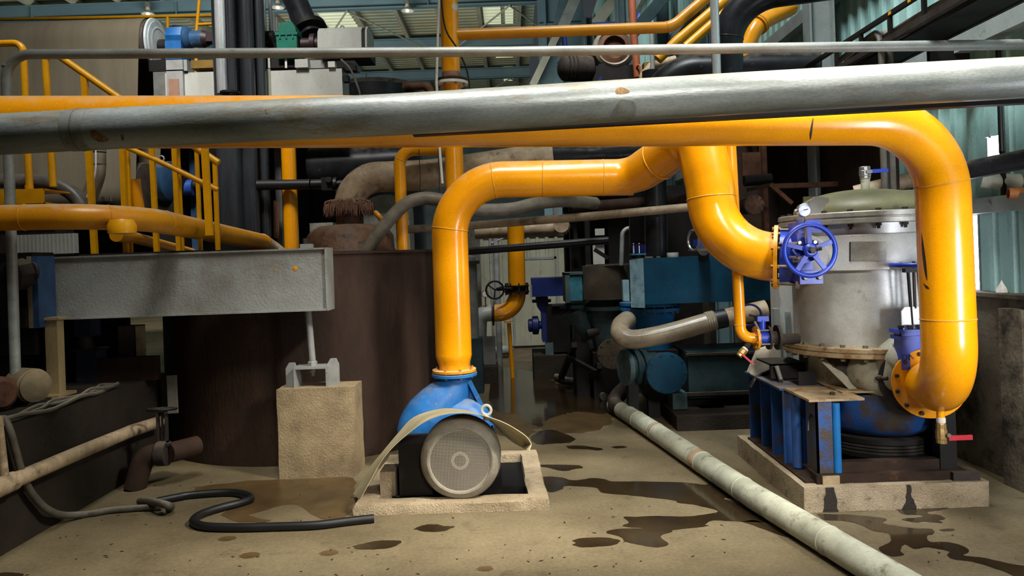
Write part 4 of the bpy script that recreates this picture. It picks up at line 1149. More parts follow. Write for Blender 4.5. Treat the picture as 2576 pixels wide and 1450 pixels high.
# wrapped slab and hoses behind
one('plastic_wrap', B().prism([W(1908, 880, 5.5), W(1960, 865, 5.5), W(1962, 905, 5.5), W(1905, 957, 5.5), W(1884, 937, 5.5)], (0, .05, 0)), 'plastic_film', 'crumpled cream plastic wrapped panel leaning behind the red drain lever', 'panel')
one('cable', B().tube(spline(WL([(1888, 975, 5.4), (1905, 950, 5.4), (1940, 933, 5.45), (1972, 905, 5.5)]), 6), .017, 10), 'rubber_black', 'thick black cable curving behind the blue stand under the plastic wrap', 'cable')
# electrical cabinet
t = T('cabinet', 'narrow grey electrical cabinet with cooling fins behind the separator', 'cabinet')
t.add('post', B().bb((W(1952, 900, 5.62).x, 5.62, .0), (W(1966, 900, 5.62).x, 5.68, W(1958, 777, 5.62).z)), 'column_pale')
t.add('body', B().bb((W(1966, 900, 5.7).x, 5.7, .0), (W(2010, 900, 5.7).x, 5.9, W(1975, 690, 5.7).z)), 'white_panel')
for k in range(5):
    x = W(1975+k*3.2, 800, 5.69).x
    t.add('fin', B().bb((x, 5.685, .5), (x+.004, 5.7, W(1975, 785, 5.7).z)), 'column_pale')
# ================================================================ machines behind, between the pump and the separator
def wx(u, Y, v=700): return W(u, v, Y).x
def wz(v, Y, u=1500): return W(u, v, Y).z
# low plinth under the screens
one('concrete_plinth', B().bb((wx(1690, 6.55), 6.55, 0), (3.0, 8.4, .13)).bev(.01), 'concrete_dark', 'long low dark concrete plinth under the blue screen machine', 'plinth')
# --- big blue screen box machine
t = T('pulp_screen', 'dark blue box shaped screen machine on a flanged blue cone behind the slim yellow pipe', 'machine')
YB = 6.9
zb0, zb1 = wz(764, YB, 1700), wz(648, YB, 1700)
x0, x1 = wx(1618, YB), wx(1968, YB)
t.add('box', B().bb((x0, YB, zb0), (x1, YB+.75, zb1)).bev(.008), 'machine_blue')
t.add('end_plate', B().prism([(wx(1590, YB-.0), YB+.12, zb0-.03), (x0+.005, YB-.01, zb0-.03), (x0+.005, YB-.01, zb1+.005), (wx(1590, YB), YB+.12, zb1-.01)], (.012, .05, 0)), 'panel_lightblue')
t.add('end_bracket', B().bb((wx(1571, YB), YB+.12, wz(760, YB, 1580)), (wx(1587, YB), YB+.2, wz(706, YB, 1580))), 'panel_lightblue')
zf = wz(789, YB, 1650)
cc = Vector((wx(1662, YB), YB+.32, 0))
for k, z in enumerate((zf, zf+.048)):
    t.add('flange', B().lathe([(.05, z), (.235, z), (.235, z+.03), (.05, z+.03)], cc, UP, 48), 'flange_blue')
for k in range(14):
    a = 2*PI*k/14
    t.add('bolt', B().lathe([(.014, -.02), (.014, 0), (.007, 0), (.007, .08), (.014, .08), (.014, .1)], cc+Vector((math.cos(a)*.21, math.sin(a)*.21, zf)), UP, 6), 'bolt_steel')
t.add('neck', B().cyl(cc+UP*(zf+.07), cc+UP*zb0, .19, seg=36), 'machine_blue')
t.add('cone', B().lathe([(.13, zf-.38), (.14, zf-.3), (.19, zf), (.05, zf)], cc+Vector((.0, 0, 0)), UP, 40), 'flange_blue')
c2 = Vector((wx(1606, YB+.25), YB+.52, 0))
for z in (zf, zf+.045):
    t.add('rear_flange', B().lathe([(.05, z), (.15, z), (.15, z+.03), (.05, z+.03)], c2, UP, 36), 'flange_blue')
t.add('rear_cone', B().lathe([(.07, zf-.36), (.13, zf), (.05, zf)], c2, UP, 32), 'flange_blue')
t.add('lid', B().lathe([(.05, 0), (.055, .012), (.055, .045), (.02, .045)], Vector((wx(1697, YB+.1), YB+.15, zb1)), UP, 24), 'white_pipe')
t.add('support_leg', B().bb((wx(1784, YB+.7), YB+.69, .13), (wx(1796, YB+.7), YB+.74, zb0)), 'column_pale')
t.add('support_leg', B().bb((wx(1930, YB+.7), YB+.69, .13), (wx(1942, YB+.7), YB+.74, zb0)), 'dark_iron')
t.add('lower_body', B().bb((wx(1600, YB), YB+.15, zf-.75), (wx(1708, YB), YB+.6, zf-.36)), 'black_steel')
t.add('lower_leg', B().bb((wx(1630, YB), YB+.2, 0), (wx(1660, YB), YB+.3, zf-.74)), 'black_steel')
# --- horizontal vessel with blue end cover
t = T('horizontal_vessel', 'dark teal horizontal vessel with rails behind the sheathed hose', 'vessel')
YV = 6.95
vc2 = Vector((wx(1725, YV), YV, wz(930, YV, 1725)))
xe = wx(1975, YV)
t.add('shell', B().bb((wx(1722, YV), YV-.02, wz(1000, YV, 1800)), (xe, YV+.6, wz(885, YV, 1800))).bev(.05, 3), 'dark_teal')
for v, h in ((886, .02), (984, .03), (1066, .03)):
    t.add('rail', B().bb((wx(1715, YV), YV-.06, wz(v, YV, 1800)-h), (xe, YV-.02, wz(v, YV, 1800))), 'dark_iron')
t.add('leg', B().bb((wx(1676, YV), YV-.10, .13), (wx(1712, YV), YV+.1, wz(985, YV, 1700))), 'machine_faded')
t.add('leg', B().bb((wx(1900, YV), YV-.02, .13), (wx(1930, YV), YV+.1, wz(985, YV, 1900))), 'black_steel')
t.add('foot_block', B().bb((wx(1744, YV), YV-.1, .13), (wx(1806, YV), YV+.1, wz(1043, YV, 1775))), 'concrete_dark')
t.add('skirt', B().bb((wx(1722, YV), YV+.05, .13), (xe, YV+.1, wz(1000, YV, 1800))), 'black_steel')
def cover(u, v, r, Y, mat, name, label, ax=(0, -1, 0), th=.03, group=None):
    t = T(name, label, 'cover', group)
    c = W(u, v, Y); ax = Vector(ax)
    t.add('disc', B().lathe([(.001, -.004), (r*.9, -.002), (r*.97, 0), (r, .008), (r, th), (.001, th)], c, -ax, 56), mat)
    t.add('neck', B().cyl(c-ax*th, c-ax*(th+.25), r*.82, seg=36), 'black_steel')
    x_, y_ = frame(ax)
    for k in range(10):
        a = 2*PI*k/10
        t.add('bolt', B().hexb(c+(x_*math.cos(a)+y_*math.sin(a))*r*.9+ax*.0, ax, .011, .008), 'bolt_dark')
    return t
cover(1678, 940, .186, 6.72, 'machine_blue', 'round_cover', 'round speckled blue end cover on the horizontal vessel')
cover(1541, 892, .150, 7.4, 'dark_speckle', 'round_cover', 'round brown-grey end cover below the bent end of the sheathed hose')
t = T('flanged_ring', 'pair of dark teal ring flanges seen edge on beside the round blue cover', 'flange')
c = W(1585, 925, 7.0)
for k, (dx, r) in enumerate(((-.06, .165), (.02, .165), (.09, .165))):
    t.add('ring', B().cyl(c+Vector((dx, 0, 0)), c+Vector((dx+.045, .012, 0)), r, seg=48), 'machine_faded' if k == 0 else 'dark_teal')
t.add('drum', B().cyl(c+Vector((-.02, 0, 0)), c+Vector((.25, .02, 0)), .13, seg=36), 'dark_teal')
t.add('support', B().bb((c.x-.03, c.y-.06, 0), (c.x+.06, c.y+.1, c.z-.12)), 'black_steel')
# --- sheathed hose
t = T('sheathed_hose', 'thick dusty ribbed hose with a pale stripe bending round in front of the blue cone', 'hose')
hp = spline(WL([(1578, 805, 6.95), (1562, 820, 6.75), (1562, 842, 6.62), (1590, 854, 6.55), (1640, 848, 6.5), (1700, 834, 6.48), (1770, 814, 6.46), (1786, 810, 6.46)]), 14)
t.add('hose', B().tube(resample(hp, .012), [.082+.002*((i % 2)) for i in range(len(resample(hp, .012)))], 24), 'hose_sheath')
cf = W(1790, 808, 6.46); ce = W(1826, 800, 6.46); d = (ce-cf).normalized()
t.add('clamp_wraps', B().lathe([(.083, -.02), (.088, -.01), (.084, 0), (.089, .01), (.084, .02), (.089, .03), (.084, .04), (.088, .05), (.08, .06)], cf-d*.03, d, 28, True), 'hose_clear')
t.add('rubber_cuff', B().cyl(cf+d*.03, ce, .082, seg=28), 'rubber_black')
st_ = [p+Vector((-.01, -.072, .036)) for p in hp[14:]]
t.add('stripe', B().tube(st_, .005, 6), 'white_tape')
t.add('pipe_end', B().cyl(ce, ce+d*.35, .078, seg=28), 'pipe_beige')
# --- grey drum and teal machines further back
t = T('screen_drum', 'brown-grey drum shaped screen beside the blue box with light blue end plates', 'machine')
YD = 7.9
dc = Vector((wx(1532, YD), YD+.3, 0)); dr = (wx(1592, YD)-wx(1473, YD))/2
zd0, zd1 = wz(756, YD, 1530), wz(669, YD, 1530)
t.add('drum', B().lathe([(.05, zd0), (dr, zd0), (dr, zd1), (.05, zd1)], dc, UP, 56), 'drum_grey')
t.add('rim', B().lathe([(dr-.02, zd1), (dr+.02, zd1), (dr+.02, zd1+.012), (dr-.02, zd1+.012)], dc+Vector((.06, 0, 0)), UP, 56, False), 'steel')
t.add('neck', B().cyl(dc+UP*(zd0-.1), dc+UP*zd0, dr*.75, seg=40), 'dark_teal')
zf2 = wz(772, YD, 1530)
t.add('flange', B().lathe([(.05, zf2-.05), (dr*.92, zf2-.05), (dr*.92, zf2-.01), (.05, zf2-.01)], dc, UP, 48), 'machine_faded')
t.add('cone', B().lathe([(.12, zf2-.5), (.14, zf2-.42), (dr*.75, zf2-.05), (.05, zf2-.05)], dc, UP, 40), 'machine_faded')
t.add('pedestal', B().bb((dc.x-.18, YD+.15, 0), (dc.x+.12, YD+.5, zf2-.5)), 'black_steel')
t = T('gear_housing', 'faded teal square housing with a light blue round end beside the brown-grey drum', 'machine')
YT = 8.2
t.add('panel', B().bb((wx(1433, YT), YT, wz(757, YT, 1450)), (wx(1464, YT), YT+.4, wz(695, YT, 1450))), 'machine_teal')
t.add('round_end', B().cyl((wx(1462, YT), YT+.18, wz(726, YT, 1468)), (wx(1476, YT), YT+.17, wz(726, YT, 1468)), .135, seg=36), 'panel_lightblue')
t.add('frame', B().bb((wx(1421, YT), YT-.02, wz(762, YT, 1425)), (wx(1433, YT), YT+.42, wz(688, YT, 1425))).bb((wx(1421, YT), YT-.02, wz(691, YT, 1450)), (wx(1472, YT), YT+.42, wz(686, YT, 1450))), 'machine_faded')
t.add('flange', B().lathe([(.05, 0), (.2, 0), (.2, .04), (.05, .04)], Vector((wx(1455, YT), YT+.2, wz(778, YT, 1450))), UP, 40), 'dark_teal')
t.add('cone', B().tube(WL([(1452, 776, 8.4), (1480, 826, 8.4), (1494, 872, 8.4)]), [.19, .12, .09], 28), 'machine_faded')
t.add('strut', B().bar(W(1438, 778, 8.3), W(1484, 850, 8.3), .04, .06), 'dark_teal')
t.add('blue_strut', B().bar(W(1486, 786, 8.2), W(1500, 822, 8.2), .04, .07), 'machine_blue')
t.add('lower_case', B().bb((wx(1440, 8.4), 8.3, 0), (wx(1474, 8.4), 8.8, wz(860, 8.4, 1470))), 'black_steel')
t.add('cross_pipe', B().cyl(W(1478, 840, 8.1), W(1506, 833, 8.1), .04, seg=20), 'dark_iron')
t = T('navy_pump', 'navy blue boxed pump unit with a side motor near the pale partition', 'pump')
YN = 9.6
t.add('top_box', B().bb((wx(1337, YN), YN, wz(746, YN, 1380)), (wx(1421, YN), YN+.5, wz(700, YN, 1380))).bev(.008), 'navy')
t.add('side_lip', B().bb((wx(1333, YN), YN, wz(751, YN, 1335)), (wx(1337, YN), YN+.1, wz(718, YN, 1335))), 'column_pale')
t.add('chute', B().prism([(wx(1347, YN), YN+.1, wz(750, YN, 1360)), (wx(1378, YN), YN+.1, wz(750, YN, 1360)), (wx(1378, YN), YN+.1, wz(800, YN, 1360)), (wx(1366, YN), YN+.1, wz(800, YN, 1360)), (wx(1350, YN), YN+.1, wz(775, YN, 1360))], (0, .3, 0)), 'navy')
t.add('flange', B().cyl((wx(1362, YN), YN+.25, wz(764, YN, 1360)), (wx(1362, YN), YN+.25, wz(757, YN, 1360)), .125, seg=32), 'navy')
t.add('end_casing', B().bb((wx(1360, YN), YN+.05, wz(862, YN, 1370)), (wx(1371, YN), YN+.45, wz(790, YN, 1370))), 'navy')
t.add('side_motor', B().lathe([(.06, 0), (.085, .01), (.085, .05), (.12, .06), (.12, .13), (.05, .15), (.05, .2)], Vector((wx(1325, YN), YN+.2, wz(823, YN, 1330))), (1, 0, 0), 32), 'navy')
t.add('main_case', B().bb((wx(1371, YN), YN+.05, wz(888, YN, 1400)), (wx(1430, YN), YN+.6, wz(772, YN, 1400))), 'black_steel')
t.add('top_rail', B().bb((wx(1386, YN), YN, wz(771, YN, 1400)), (wx(1470, YN), YN+.05, wz(766, YN, 1400))), 'dark_iron')
t.add('stand_leg', B().bb((wx(1366, YN), YN+.02, .08), (wx(1386, YN), YN+.1, wz(864, YN, 1376))), 'machine_faded')
t.add('base', B().bb((wx(1335, YN), YN-.1, 0), (wx(1450, YN), YN+.7, wz(896, YN-.1, 1390))), 'concrete_dark')
# pipes standing on these machines
one('black_pipe', B().cyl((wx(1656, 7.2), 7.25, zb1+.012), (wx(1654, 7.2, 400), 7.25, W(1640, 180, 7.25).z), .108, seg=36), 'black_pipe', 'thick upright black pipe standing on the blue box machine', 'pipe')
one('black_pipe', B().tube([W(1612, 628, 7.75), W(1611, 500, 7.75), W(1608, 300, 7.75)], .118, 32), 'black_pipe', 'upright dark pipe just behind the thick black one above the blue box end plate', 'pipe')
t = T('actuator', 'small blue actuator in a steel rod cage on the end of the blue box machine', 'actuator')
for u in (1594, 1608):
    t.add('rod', B().cyl(W(u, 641, 7.0), W(u-1, 612, 7.0), .006, seg=8), 'steel')
t.add('block', B().bb((wx(1597, 7.05), 7.03, wz(636, 7.03, 1604)), (wx(1626, 7.05), 7.15, wz(617, 7.03, 1604))), 'valve_blue')
t.add('plate', B().bb((wx(1590, 7.0), 6.97, wz(642, 7.0, 1604)), (wx(1626, 7.0), 7.12, wz(638, 7.0, 1604))), 'machine_teal')
t.add('top_plate', B().bb((wx(1592, 7.0), 6.97, wz(618, 7.0, 1604)), (wx(1626, 7.0), 7.1, wz(615, 7.0, 1604))), 'black_steel')
t = T('gate_valve', 'shaded valve with a steel handwheel seen edge on behind the swan necked yellow pipe', 'valve')
t.add('handwheel', B().torus(W(1745, 605, 6.4), (1, .35, 0), .085, .011, 36, 8), 'steel')
t.add('body', B().bb((wx(1754, 6.5), 6.45, wz(620, 6.5, 1765)), (wx(1785, 6.5), 6.6, wz(602, 6.5, 1765))), 'valve_blue')
t.add('plate', B().bb((wx(1742, 6.5), 6.4, wz(631, 6.5, 1765)), (wx(1785, 6.5), 6.62, wz(626, 6.5, 1765))), 'steel')
t.add('post', B().cyl(W(1770, 645, 6.9), W(1770, 630, 6.7), .05, seg=20), 'dark_iron')
one('thin_pipe', B().tube(fillet([W(1563, 668, 7.95), W(1566, 576, 7.95), W(1612, 573, 7.95)], [.08], 8), .024, 16), 'galvanized_dull', 'thin grey pipe with a bent top standing on the brown-grey drum', 'pipe')
# --- pipes crossing behind the yellow arch
one('galvanized_pipe', B().tube(WL([(1018, 578, 7.5), (1185, 568, 7.35), (1480, 545, 7.2), (1745, 521, 7.0), (1860, 512, 6.95)]), .040, 24), 'pipe_beige', 'dusty grey pipe sloping up behind the yellow swan neck, above the black one', 'pipe')
one('black_pipe', B().tube(WL([(1100, 637, 7.6), (1190, 632, 7.6), (1530, 605, 7.6)]), .038, 24), 'black_pipe', 'slim black pipe crossing in front of the pale partition', 'pipe')
t = T('dusty_pipe', 'fat dusty pipe ending in an elbow above the pale partition', 'pipe')
t.add('pipe_run', B().tube(fillet(WL([(1195, 584, 10.0), (1418, 574, 10.0), (1418, 574, 10.0)])[:2]+[W(1412, 566, 9.3)], [.15], 8), .095, 28), 'pipe_beige')
t.add('weld_seam', weld(W(1390, 576, 10.0), (1, 0, .03), .096, .008), 'pipe_beige')
one('rusty_pipe', B().tube(WL([(1440, 523, 7.6), (1600, 512, 7.5), (1850, 494, 7.4)]), .058, 24), 'dark_rust', 'rust dark pipe running just above the dusty grey sloping pipe', 'pipe')
one('pipe_hanger', B().bb((wx(1398, 7.25), 7.25, wz(539, 7.25, 1400)), (wx(1408, 7.25), 7.27, wz(496, 7.25, 1400))), 'white_panel', 'short pale strap holding the dusty grey sloping pipe', 'strap')
t = T('black_duct', 'black spirally wrapped duct continuing from the fat grey-brown pipe', 'duct')
dp = spline(WL([(1393, 400, 6.88), (1440, 395, 6.87), (1490, 391, 6.86), (1540, 389, 6.9), (1640, 381, 7.05), (1760, 372, 7.2)]), 10)
t.add('duct', B().tube(dp, [.142-.062*min(1, i/18) for i in range(len(dp))], 28), 'black_pipe')
for k in (5, 10, 26, 32, 38, 44):
    if k < len(dp)-1: t.add('spiral_seam', weld(dp[k], (dp[k+1]-dp[k])+Vector((0, 0, .004)), .143-.062*min(1, k/18), .004), 'dark_iron')
# --- yellow drop pipe with butterfly valve and prop
t = T('yellow_pipe', 'shaded upright yellow pipe with elbow and thin prop near the pale partition', 'pipe')
YA = 9.6
a_ = fillet([W(1297, 566, YA), W(1302, 786, YA), W(1244, 788, YA)], [.24], 12)
t.add('pipe_run', B().tube(a_, .109, 32), 'yellow')
pr0, pr1 = W(1280, 812, YA), G(1290, 951)
t.add('prop', B().cyl(pr0, pr1, .026, seg=14), 'yellow')
t.add('prop_plate', B().bb((pr0.x-.06, YA-.06, pr0.z-.0), (pr0.x+.06, YA+.06, pr0.z+.012)), 'yellow')
t.add('end_flange', B().cyl(W(1244, 788, YA), W(1239, 788, YA), .16, seg=36), 'dark_iron')
one('elbow_pipe', B().tube(fillet([W(1237, 788, YA), W(1205, 790, YA), W(1203, 850, YA+.05)], [.12], 10), .105, 28), 'galvanized_dull', 'dull grey elbow joined to the shaded yellow elbow in the aisle', 'pipe')
t = T('butterfly_valve', 'black wafer valve with a spoked handwheel clamped on the shaded yellow pipe', 'valve')
cv = W(1300, 727, YA)
t.add('wafer', B().cyl(cv-UP*.03, cv+UP*.03, .13, seg=36), 'black_steel')
for k, z in enumerate((-.045, .03)):
    t.add('flange', B().cyl(cv+UP*z, cv+UP*(z+.018), .158, seg=36), 'black_steel')
for k in range(8):
    a = 2*PI*k/8+.2
    p = cv+Vector((math.cos(a)*.142, math.sin(a)*.142, 0))
    t.add('bolt', B().cyl(p-UP*.075, p+UP*.075, .012, seg=6), 'bolt_dark')
t.add('shaft', B().cyl(W(1290, 727, YA-.12), W(1250, 728, YA-.22), .022, seg=12), 'black_steel')
wv = W(1245, 730, YA-.3)
hwv = t.add('handwheel', B().torus(wv, (.1, -1, 0), .108, .012, 40, 8), 'black_steel')
for k in range(3):
    a = 2*PI*k/3+.4
    t.add('spoke', B().bar(wv, wv+Vector((math.cos(a), 0, math.sin(a)))*.105, .016, .012, (0, 1, 0)), 'black_steel', hwv)
t = T('pressure_gauge', 'tiny pale dial gauge below the black spoked handwheel in the aisle', 'gauge')
t.add('case', B().cyl(W(1221, 740, YA-.1), W(1221, 740, YA-.06), .045, seg=28), 'dark_iron')
t.add('face', B().cyl(W(1221, 740, YA-.102), W(1221, 740, YA-.099), .038, seg=28), 'white_tape')
t.add('pipe', B().cyl(W(1221, 749, YA-.08), W(1222, 786, YA-.04), .008, seg=8), 'bolt_steel')
# --- grey filter column beside the pump pipe
t = T('filter_column', 'grey column shaped filter half hidden by the yellow riser of the pump', 'filter')
YC = 8.8
fx = wx(1192, YC, 800)
t.add('shell', B().cyl((fx-.03, YC, wz(960, YC, 1200)+.32), (fx-.03, YC, wz(664, YC, 1200)), .085, seg=32), 'grey_dark')
t.add('lid_flange', B().cyl((fx-.03, YC, wz(664, YC, 1200)), (fx-.03, YC, wz(656, YC, 1200)), .12, seg=36), 'dark_iron')
t.add('lid', B().lathe([(.075, 0), (.07, .04), (.02, .07)], Vector((fx-.03, YC, wz(656, YC, 1200))), UP, 32), 'grey_dark')
t.add('base_case', B().bb((fx-.12, YC-.1, .0), (fx+.09, YC+.15, wz(850, YC, 1200))), 'dark_teal')
t = T('pipe_column', 'square dark column carrying the dull grey elbow in the aisle', 'column')
t.add('post', B().bb((wx(1210, YA), YA-.02, 0), (wx(1240, YA), YA+.18, wz(850, YA, 1225))), 'grey_dark')
t.add('footing', B().bb((wx(1186, YA-.2), YA-.25, 0), (wx(1243, YA-.2), YA+.2, wz(925, YA-.25, 1215))), 'concrete_dark')
# rack of thin poles in front of the partition
for i, (u, r, lab) in enumerate(((1236, .022, 'thin dark upright pole next to the thicker grey pole before the partition'), (1250, .045, 'grey upright pole beside the shaded yellow pipe before the partition'))):
    one('pole', B().cyl((wx(u, 11.0), 11.0, 0), (wx(u, 11.0), 11.0, wz(566+20*i, 11, u)), r, seg=14), 'galvanized_dull', lab, 'pole')
one('thin_pipe', B().tube(WL([(1236, 612, 10.975), (1294, 588, 10.975), (1296, 618, 10.975)]), .014, 8), 'galvanized_dull', 'thin bent rod in front of the shaded yellow pipe', 'rod')
one('concrete_block', B().bb((wx(1150, 14), 14, 0), (wx(1278, 14), 14.6, wz(565, 14, 1240))), 'concrete_grey', 'dim grey block wall stub behind the thin poles', 'block')
t = T('gas_bottle', 'small pale bottle lying on the floor near the pale partition', 'bottle')
gb = G(1262, 893); gb.z = .075
t.add('shell', B().lathe([(.02, -.2), (.06, -.17), (.075, -.12), (.075, .12), (.06, .17), (.02, .2)], gb, (1, .3, 0), 24), 'galvanized')
t.add('valve', B().cyl(gb+UP*.07, gb+UP*.13, .02, seg=10), 'dark_iron')
one('wood_scrap', B().box(G(1262, 901)+UP*.015, (.22, .05, .03), Matrix.Rotation(.1, 3, 'Z')), 'dark_rust', 'dark scrap of wood lying before the small pale bottle', 'scrap')
# hoses on the aisle floor
one('floor_hose', B().tube(spline([G(1400, 958)+UP*.045, G(1430, 968)+UP*.045, G(1462, 970)+UP*.045, G(1480, 985)+UP*.045, G(1520, 1010)+UP*.045], 8), .042, 14), 'rubber_grey', 'dark hose lying on the aisle floor beside the screens', 'hose')
t = T('pipe_stand', 'dark slanting prop legs under the screens at the aisle edge', 'stand')
t.add('leg', B().bar(W(1445, 868, 8.15), G(1408, 960)+UP*.0, .06, .06), 'black_steel')
t.add('leg', B().bar(W(1508, 920, 7.9), G(1468, 982), .05, .07), 'black_steel')
t.add('crossbar', B().bar(W(1430, 900, 8.4), W(1500, 938, 7.9), .05, .05), 'black_steel')
# dark supporting frames behind
t = T('support_structure', 'tall dark steel frame with braces rising behind the screens', 'frame')
for u, y, w in ((1440, 10.4, .2), (1536, 10.2, .3), (1425, 10.8, .1)):
    t.add('column', B().bb((wx(u-2, y), y, 0), (wx(u-2, y)+w, y+.2, wz(395, y, u))), 'black_steel')
t.add('beam', B().bb((wx(1425, 10.6), 10.55, wz(560, 10.5, 1480)), (wx(1640, 10.6), 10.75, wz(530, 10.5, 1480))), 'black_steel')
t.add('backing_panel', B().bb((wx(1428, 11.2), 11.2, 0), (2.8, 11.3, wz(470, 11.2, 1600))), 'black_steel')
t.add('brace', B().bar(W(1495, 628, 9.9), W(1530, 650, 9.9), .03, .05), 'black_steel')
t.add('brace', B().bar(W(1444, 565, 10.2), W(1450, 612, 10.2), .04, .05), 'dark_iron')
one('window_panel', B().bb((wx(1502, 9.9), 9.95, wz(592, 9.9, 1510)), (wx(1526, 9.9), 9.99, wz(575, 9.9, 1510))), 'white_panel', 'small pale panel glimpsed between the dark columns over the drum', 'panel')
one('pale_board', B().bb((wx(1495, 10.0), 10.05, wz(668, 10, 1510)), (wx(1524, 10), 10.1, wz(602, 10, 1510))), 'white_panel', 'dim upright pale panel behind the brown-grey drum', 'panel')
# --- dark racks behind the separator
t = T('rack', 'dark rusty steel rack filling the space behind the separator dome', 'rack')
YR = 6.85
zr = wz(463, YR, 2040)
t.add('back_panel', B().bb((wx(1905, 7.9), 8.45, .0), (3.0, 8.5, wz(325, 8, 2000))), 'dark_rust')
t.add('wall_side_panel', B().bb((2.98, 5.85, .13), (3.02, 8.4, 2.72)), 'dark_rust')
t.add('shelf_beam', B().bb((wx(1955, YR), YR, wz(471, YR, 2040)), (wx(2143, YR), YR+.08, wz(459, YR, 2040))), 'rust')
t.add('post', B().bb((wx(1950, 7.4), 7.65, .13), (wx(1962, 7.4), 7.75, wz(340, 7.4, 1950))), 'rust')
t.add('post', B().bb((wx(2072, 7.6), 7.6, .13), (wx(2087, 7.6), 7.7, wz(340, 7.6, 2080))), 'rust')
t.add('post', B().bb((wx(2238, 7.2), 7.2, .13), (wx(2262, 7.2), 7.3, wz(340, 7.2, 2240))), 'black_steel')
t.add('brace', B().bar(W(1938, 465, 6.8), W(1992, 512, 6.8), .035, .035), 'rust')
t.add('brace', B().bar(W(1880, 478, 6.9), W(1945, 464, 6.9), .035, .035), 'dark_rust')
t.add('stained_panel', B().bb((wx(1878, 7.0), 7.0, wz(442, 7, 1900)), (wx(1924, 7.0), 7.06, wz(383, 7, 1900))), 'rust')
t.add('roll_shaft', B().cyl(W(1872, 456, 6.95), W(1940, 450, 6.95), .05, seg=20), 'black_steel')
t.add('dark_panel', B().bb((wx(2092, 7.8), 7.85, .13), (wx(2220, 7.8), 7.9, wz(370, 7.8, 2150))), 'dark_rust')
cover(1898, 515, .088, 6.6, 'rust', 'blind_flange', 'round rusty blind flange in the shade behind the downward yellow bend').root
for i, (u0, u1, r) in enumerate(((2232, 2230, .034), (2248, 2246, .022))):
    one('black_pipe', B().cyl(W(u0, 490, 5.9), W(u1, 300, 5.9), r, seg=20), 'black_pipe', ('thicker' if i == 0 else 'thinner')+' of the two upright black pipes beside the blue levered top valve', 'pipe')
one('pipe_run', B().tube(WL([(2150, 486, 6.1), (2230, 466, 6.0), (2330, 446, 5.9)]), .06, 24), 'pipe_beige', 'beige and grey pipe behind the two upright black pipes over the dome', 'pipe')
t = T('black_pipe', 'thick black pipe leaving the picture below the small bright window', 'pipe')
t.add('pipe_run', B().tube(WL([(2330, 460, 4.95), (2440, 428, 4.75), (2590, 398, 4.5), (2630, 390, 4.4)]), .060, 28), 'black_pipe')
one('beige_pipe', B().tube(WL([(2470, 452, 4.95), (2520, 458, 4.9), (2700, 456, 4.75)]), .052, 24), 'pipe_cream', 'cream pipe end hanging below the thick black pipe by the clad wall', 'pipe')
one('orange_pipe', B().pipe_open(W(2536, 487, 4.72), W(2700, 482, 4.62), .035, .006, 24), 'orange_pipe', 'rusty orange open pipe lying on the wall girt under the cream pipe', 'pipe')
one('hanger_bar', B().bb((wx(2524, 4.85, 460), 4.85, wz(512, 4.85, 2530)), (wx(2532, 4.85, 460), 4.88, wz(380, 4.85, 2530))), 'black_steel', 'short dark hanger bar beside the cream pipe', 'bar')
one('conduit', B().cyl((XR-.05, 4.98, W(2521, 40, 4.98).z), (XR-.05, 4.98, W(2528, 385, 4.98).z), .016, seg=10), 'rubber_black', 'straight black conduit running up the clad wall past the small bright window', 'conduit')
one('torn_bag', B().lathe([(.001, 0), (.035, .002), (.03, .03), (.012, .06), (.001, .085)], Vector((XR-.08, 4.98, 1.216)), UP, 5), 'white_tape', 'scrap of white bag sitting on the low wall', 'bag')
# ================================================================ raised deck and paper machine end
DZ = 1.70
b = B().bb((-9, 5.76, DZ-.035), (-2.40, 6.4, DZ)).bb((-9, 6.4, DZ-.035), (-3.1, 10.5, DZ)).bb((-3.1, 8.5, DZ-.035), (-2.0, 10.5, DZ)).bb((-3.1, 6.4, DZ-.035), (-2.40, 8.5, DZ-.008))
struct('floor', b, 'dark_iron')
struct(trim(), B().bb((-8.9, 5.8, 0), (-8.7, 6.0, DZ-.035)).bb((-8.9, 10.2, 0), (-8.7, 10.4, DZ-.035)).bb((-2.2, 10.2, 0), (-2.0, 10.4, DZ-.035)), 'dark_iron')
# felt loop with its rolls
t = T('felt_roll', 'huge brown felt belt hanging over a pale ended roll', 'machine')
YF = 8.7
def rollc(u, v, Y): return W(u, v, Y)
rt = W(398, 113, YF); rb = W(373, 470, YF)
rad = .30
n = 14
prof = []
top, bot = (rt.y, rt.z), (rb.y, rb.z)
for k in range(n+1):
    a = PI*k/n
    prof.append((top[0]-rad*math.cos(a), top[1]+rad*math.sin(a)))
for k in range(n+1):
    a = PI*k/n
    prof.append((bot[0]+(rad-.02)*math.cos(a), bot[1]-(rad-.02)*math.sin(a)))
xL = -12
rows = []
for x in (xL, rt.x-.075):
    rows.append([(x-(.10 if (p[1] < rt.z-.5 and x > xL) else 0), p[0], p[1]) for p in prof])
t.add('felt', B().ring_skin([[Vector(p) for p in r] for r in rows], True, False), 'belt_felt')
t.add('top_roll', B().lathe([(.27, 0), (.285, .0), (.29, .02), (.285, .05), (.24, .075), (.05, .08)], Vector((rt.x-.10, rt.y, rt.z)), (1, 0, 0), 48), 'roller_dark')
t.add('roll_rim', B().lathe([(.285, 0), (.30, .01), (.295, .03), (.18, .055), (.16, .03)], Vector((rt.x-.035, rt.y, rt.z)), (1, 0, 0), 48, False), 'panel_pale')
t.add('roll_end', B().lathe([(.001, .02), (.26, .02), (.26, .03), (.001, .05)], Vector((rt.x-.02, rt.y, rt.z)), (1, 0, 0), 48), 'panel_pale')
t.add('bottom_roll', B().lathe([(.05, -.3), (.27, -.3), (.28, 0), (.27, .02), (.2, .03), (.05, .035)], Vector((rb.x-.03, rb.y, rb.z)), (1, 0, 0), 48), 'roller_dark')
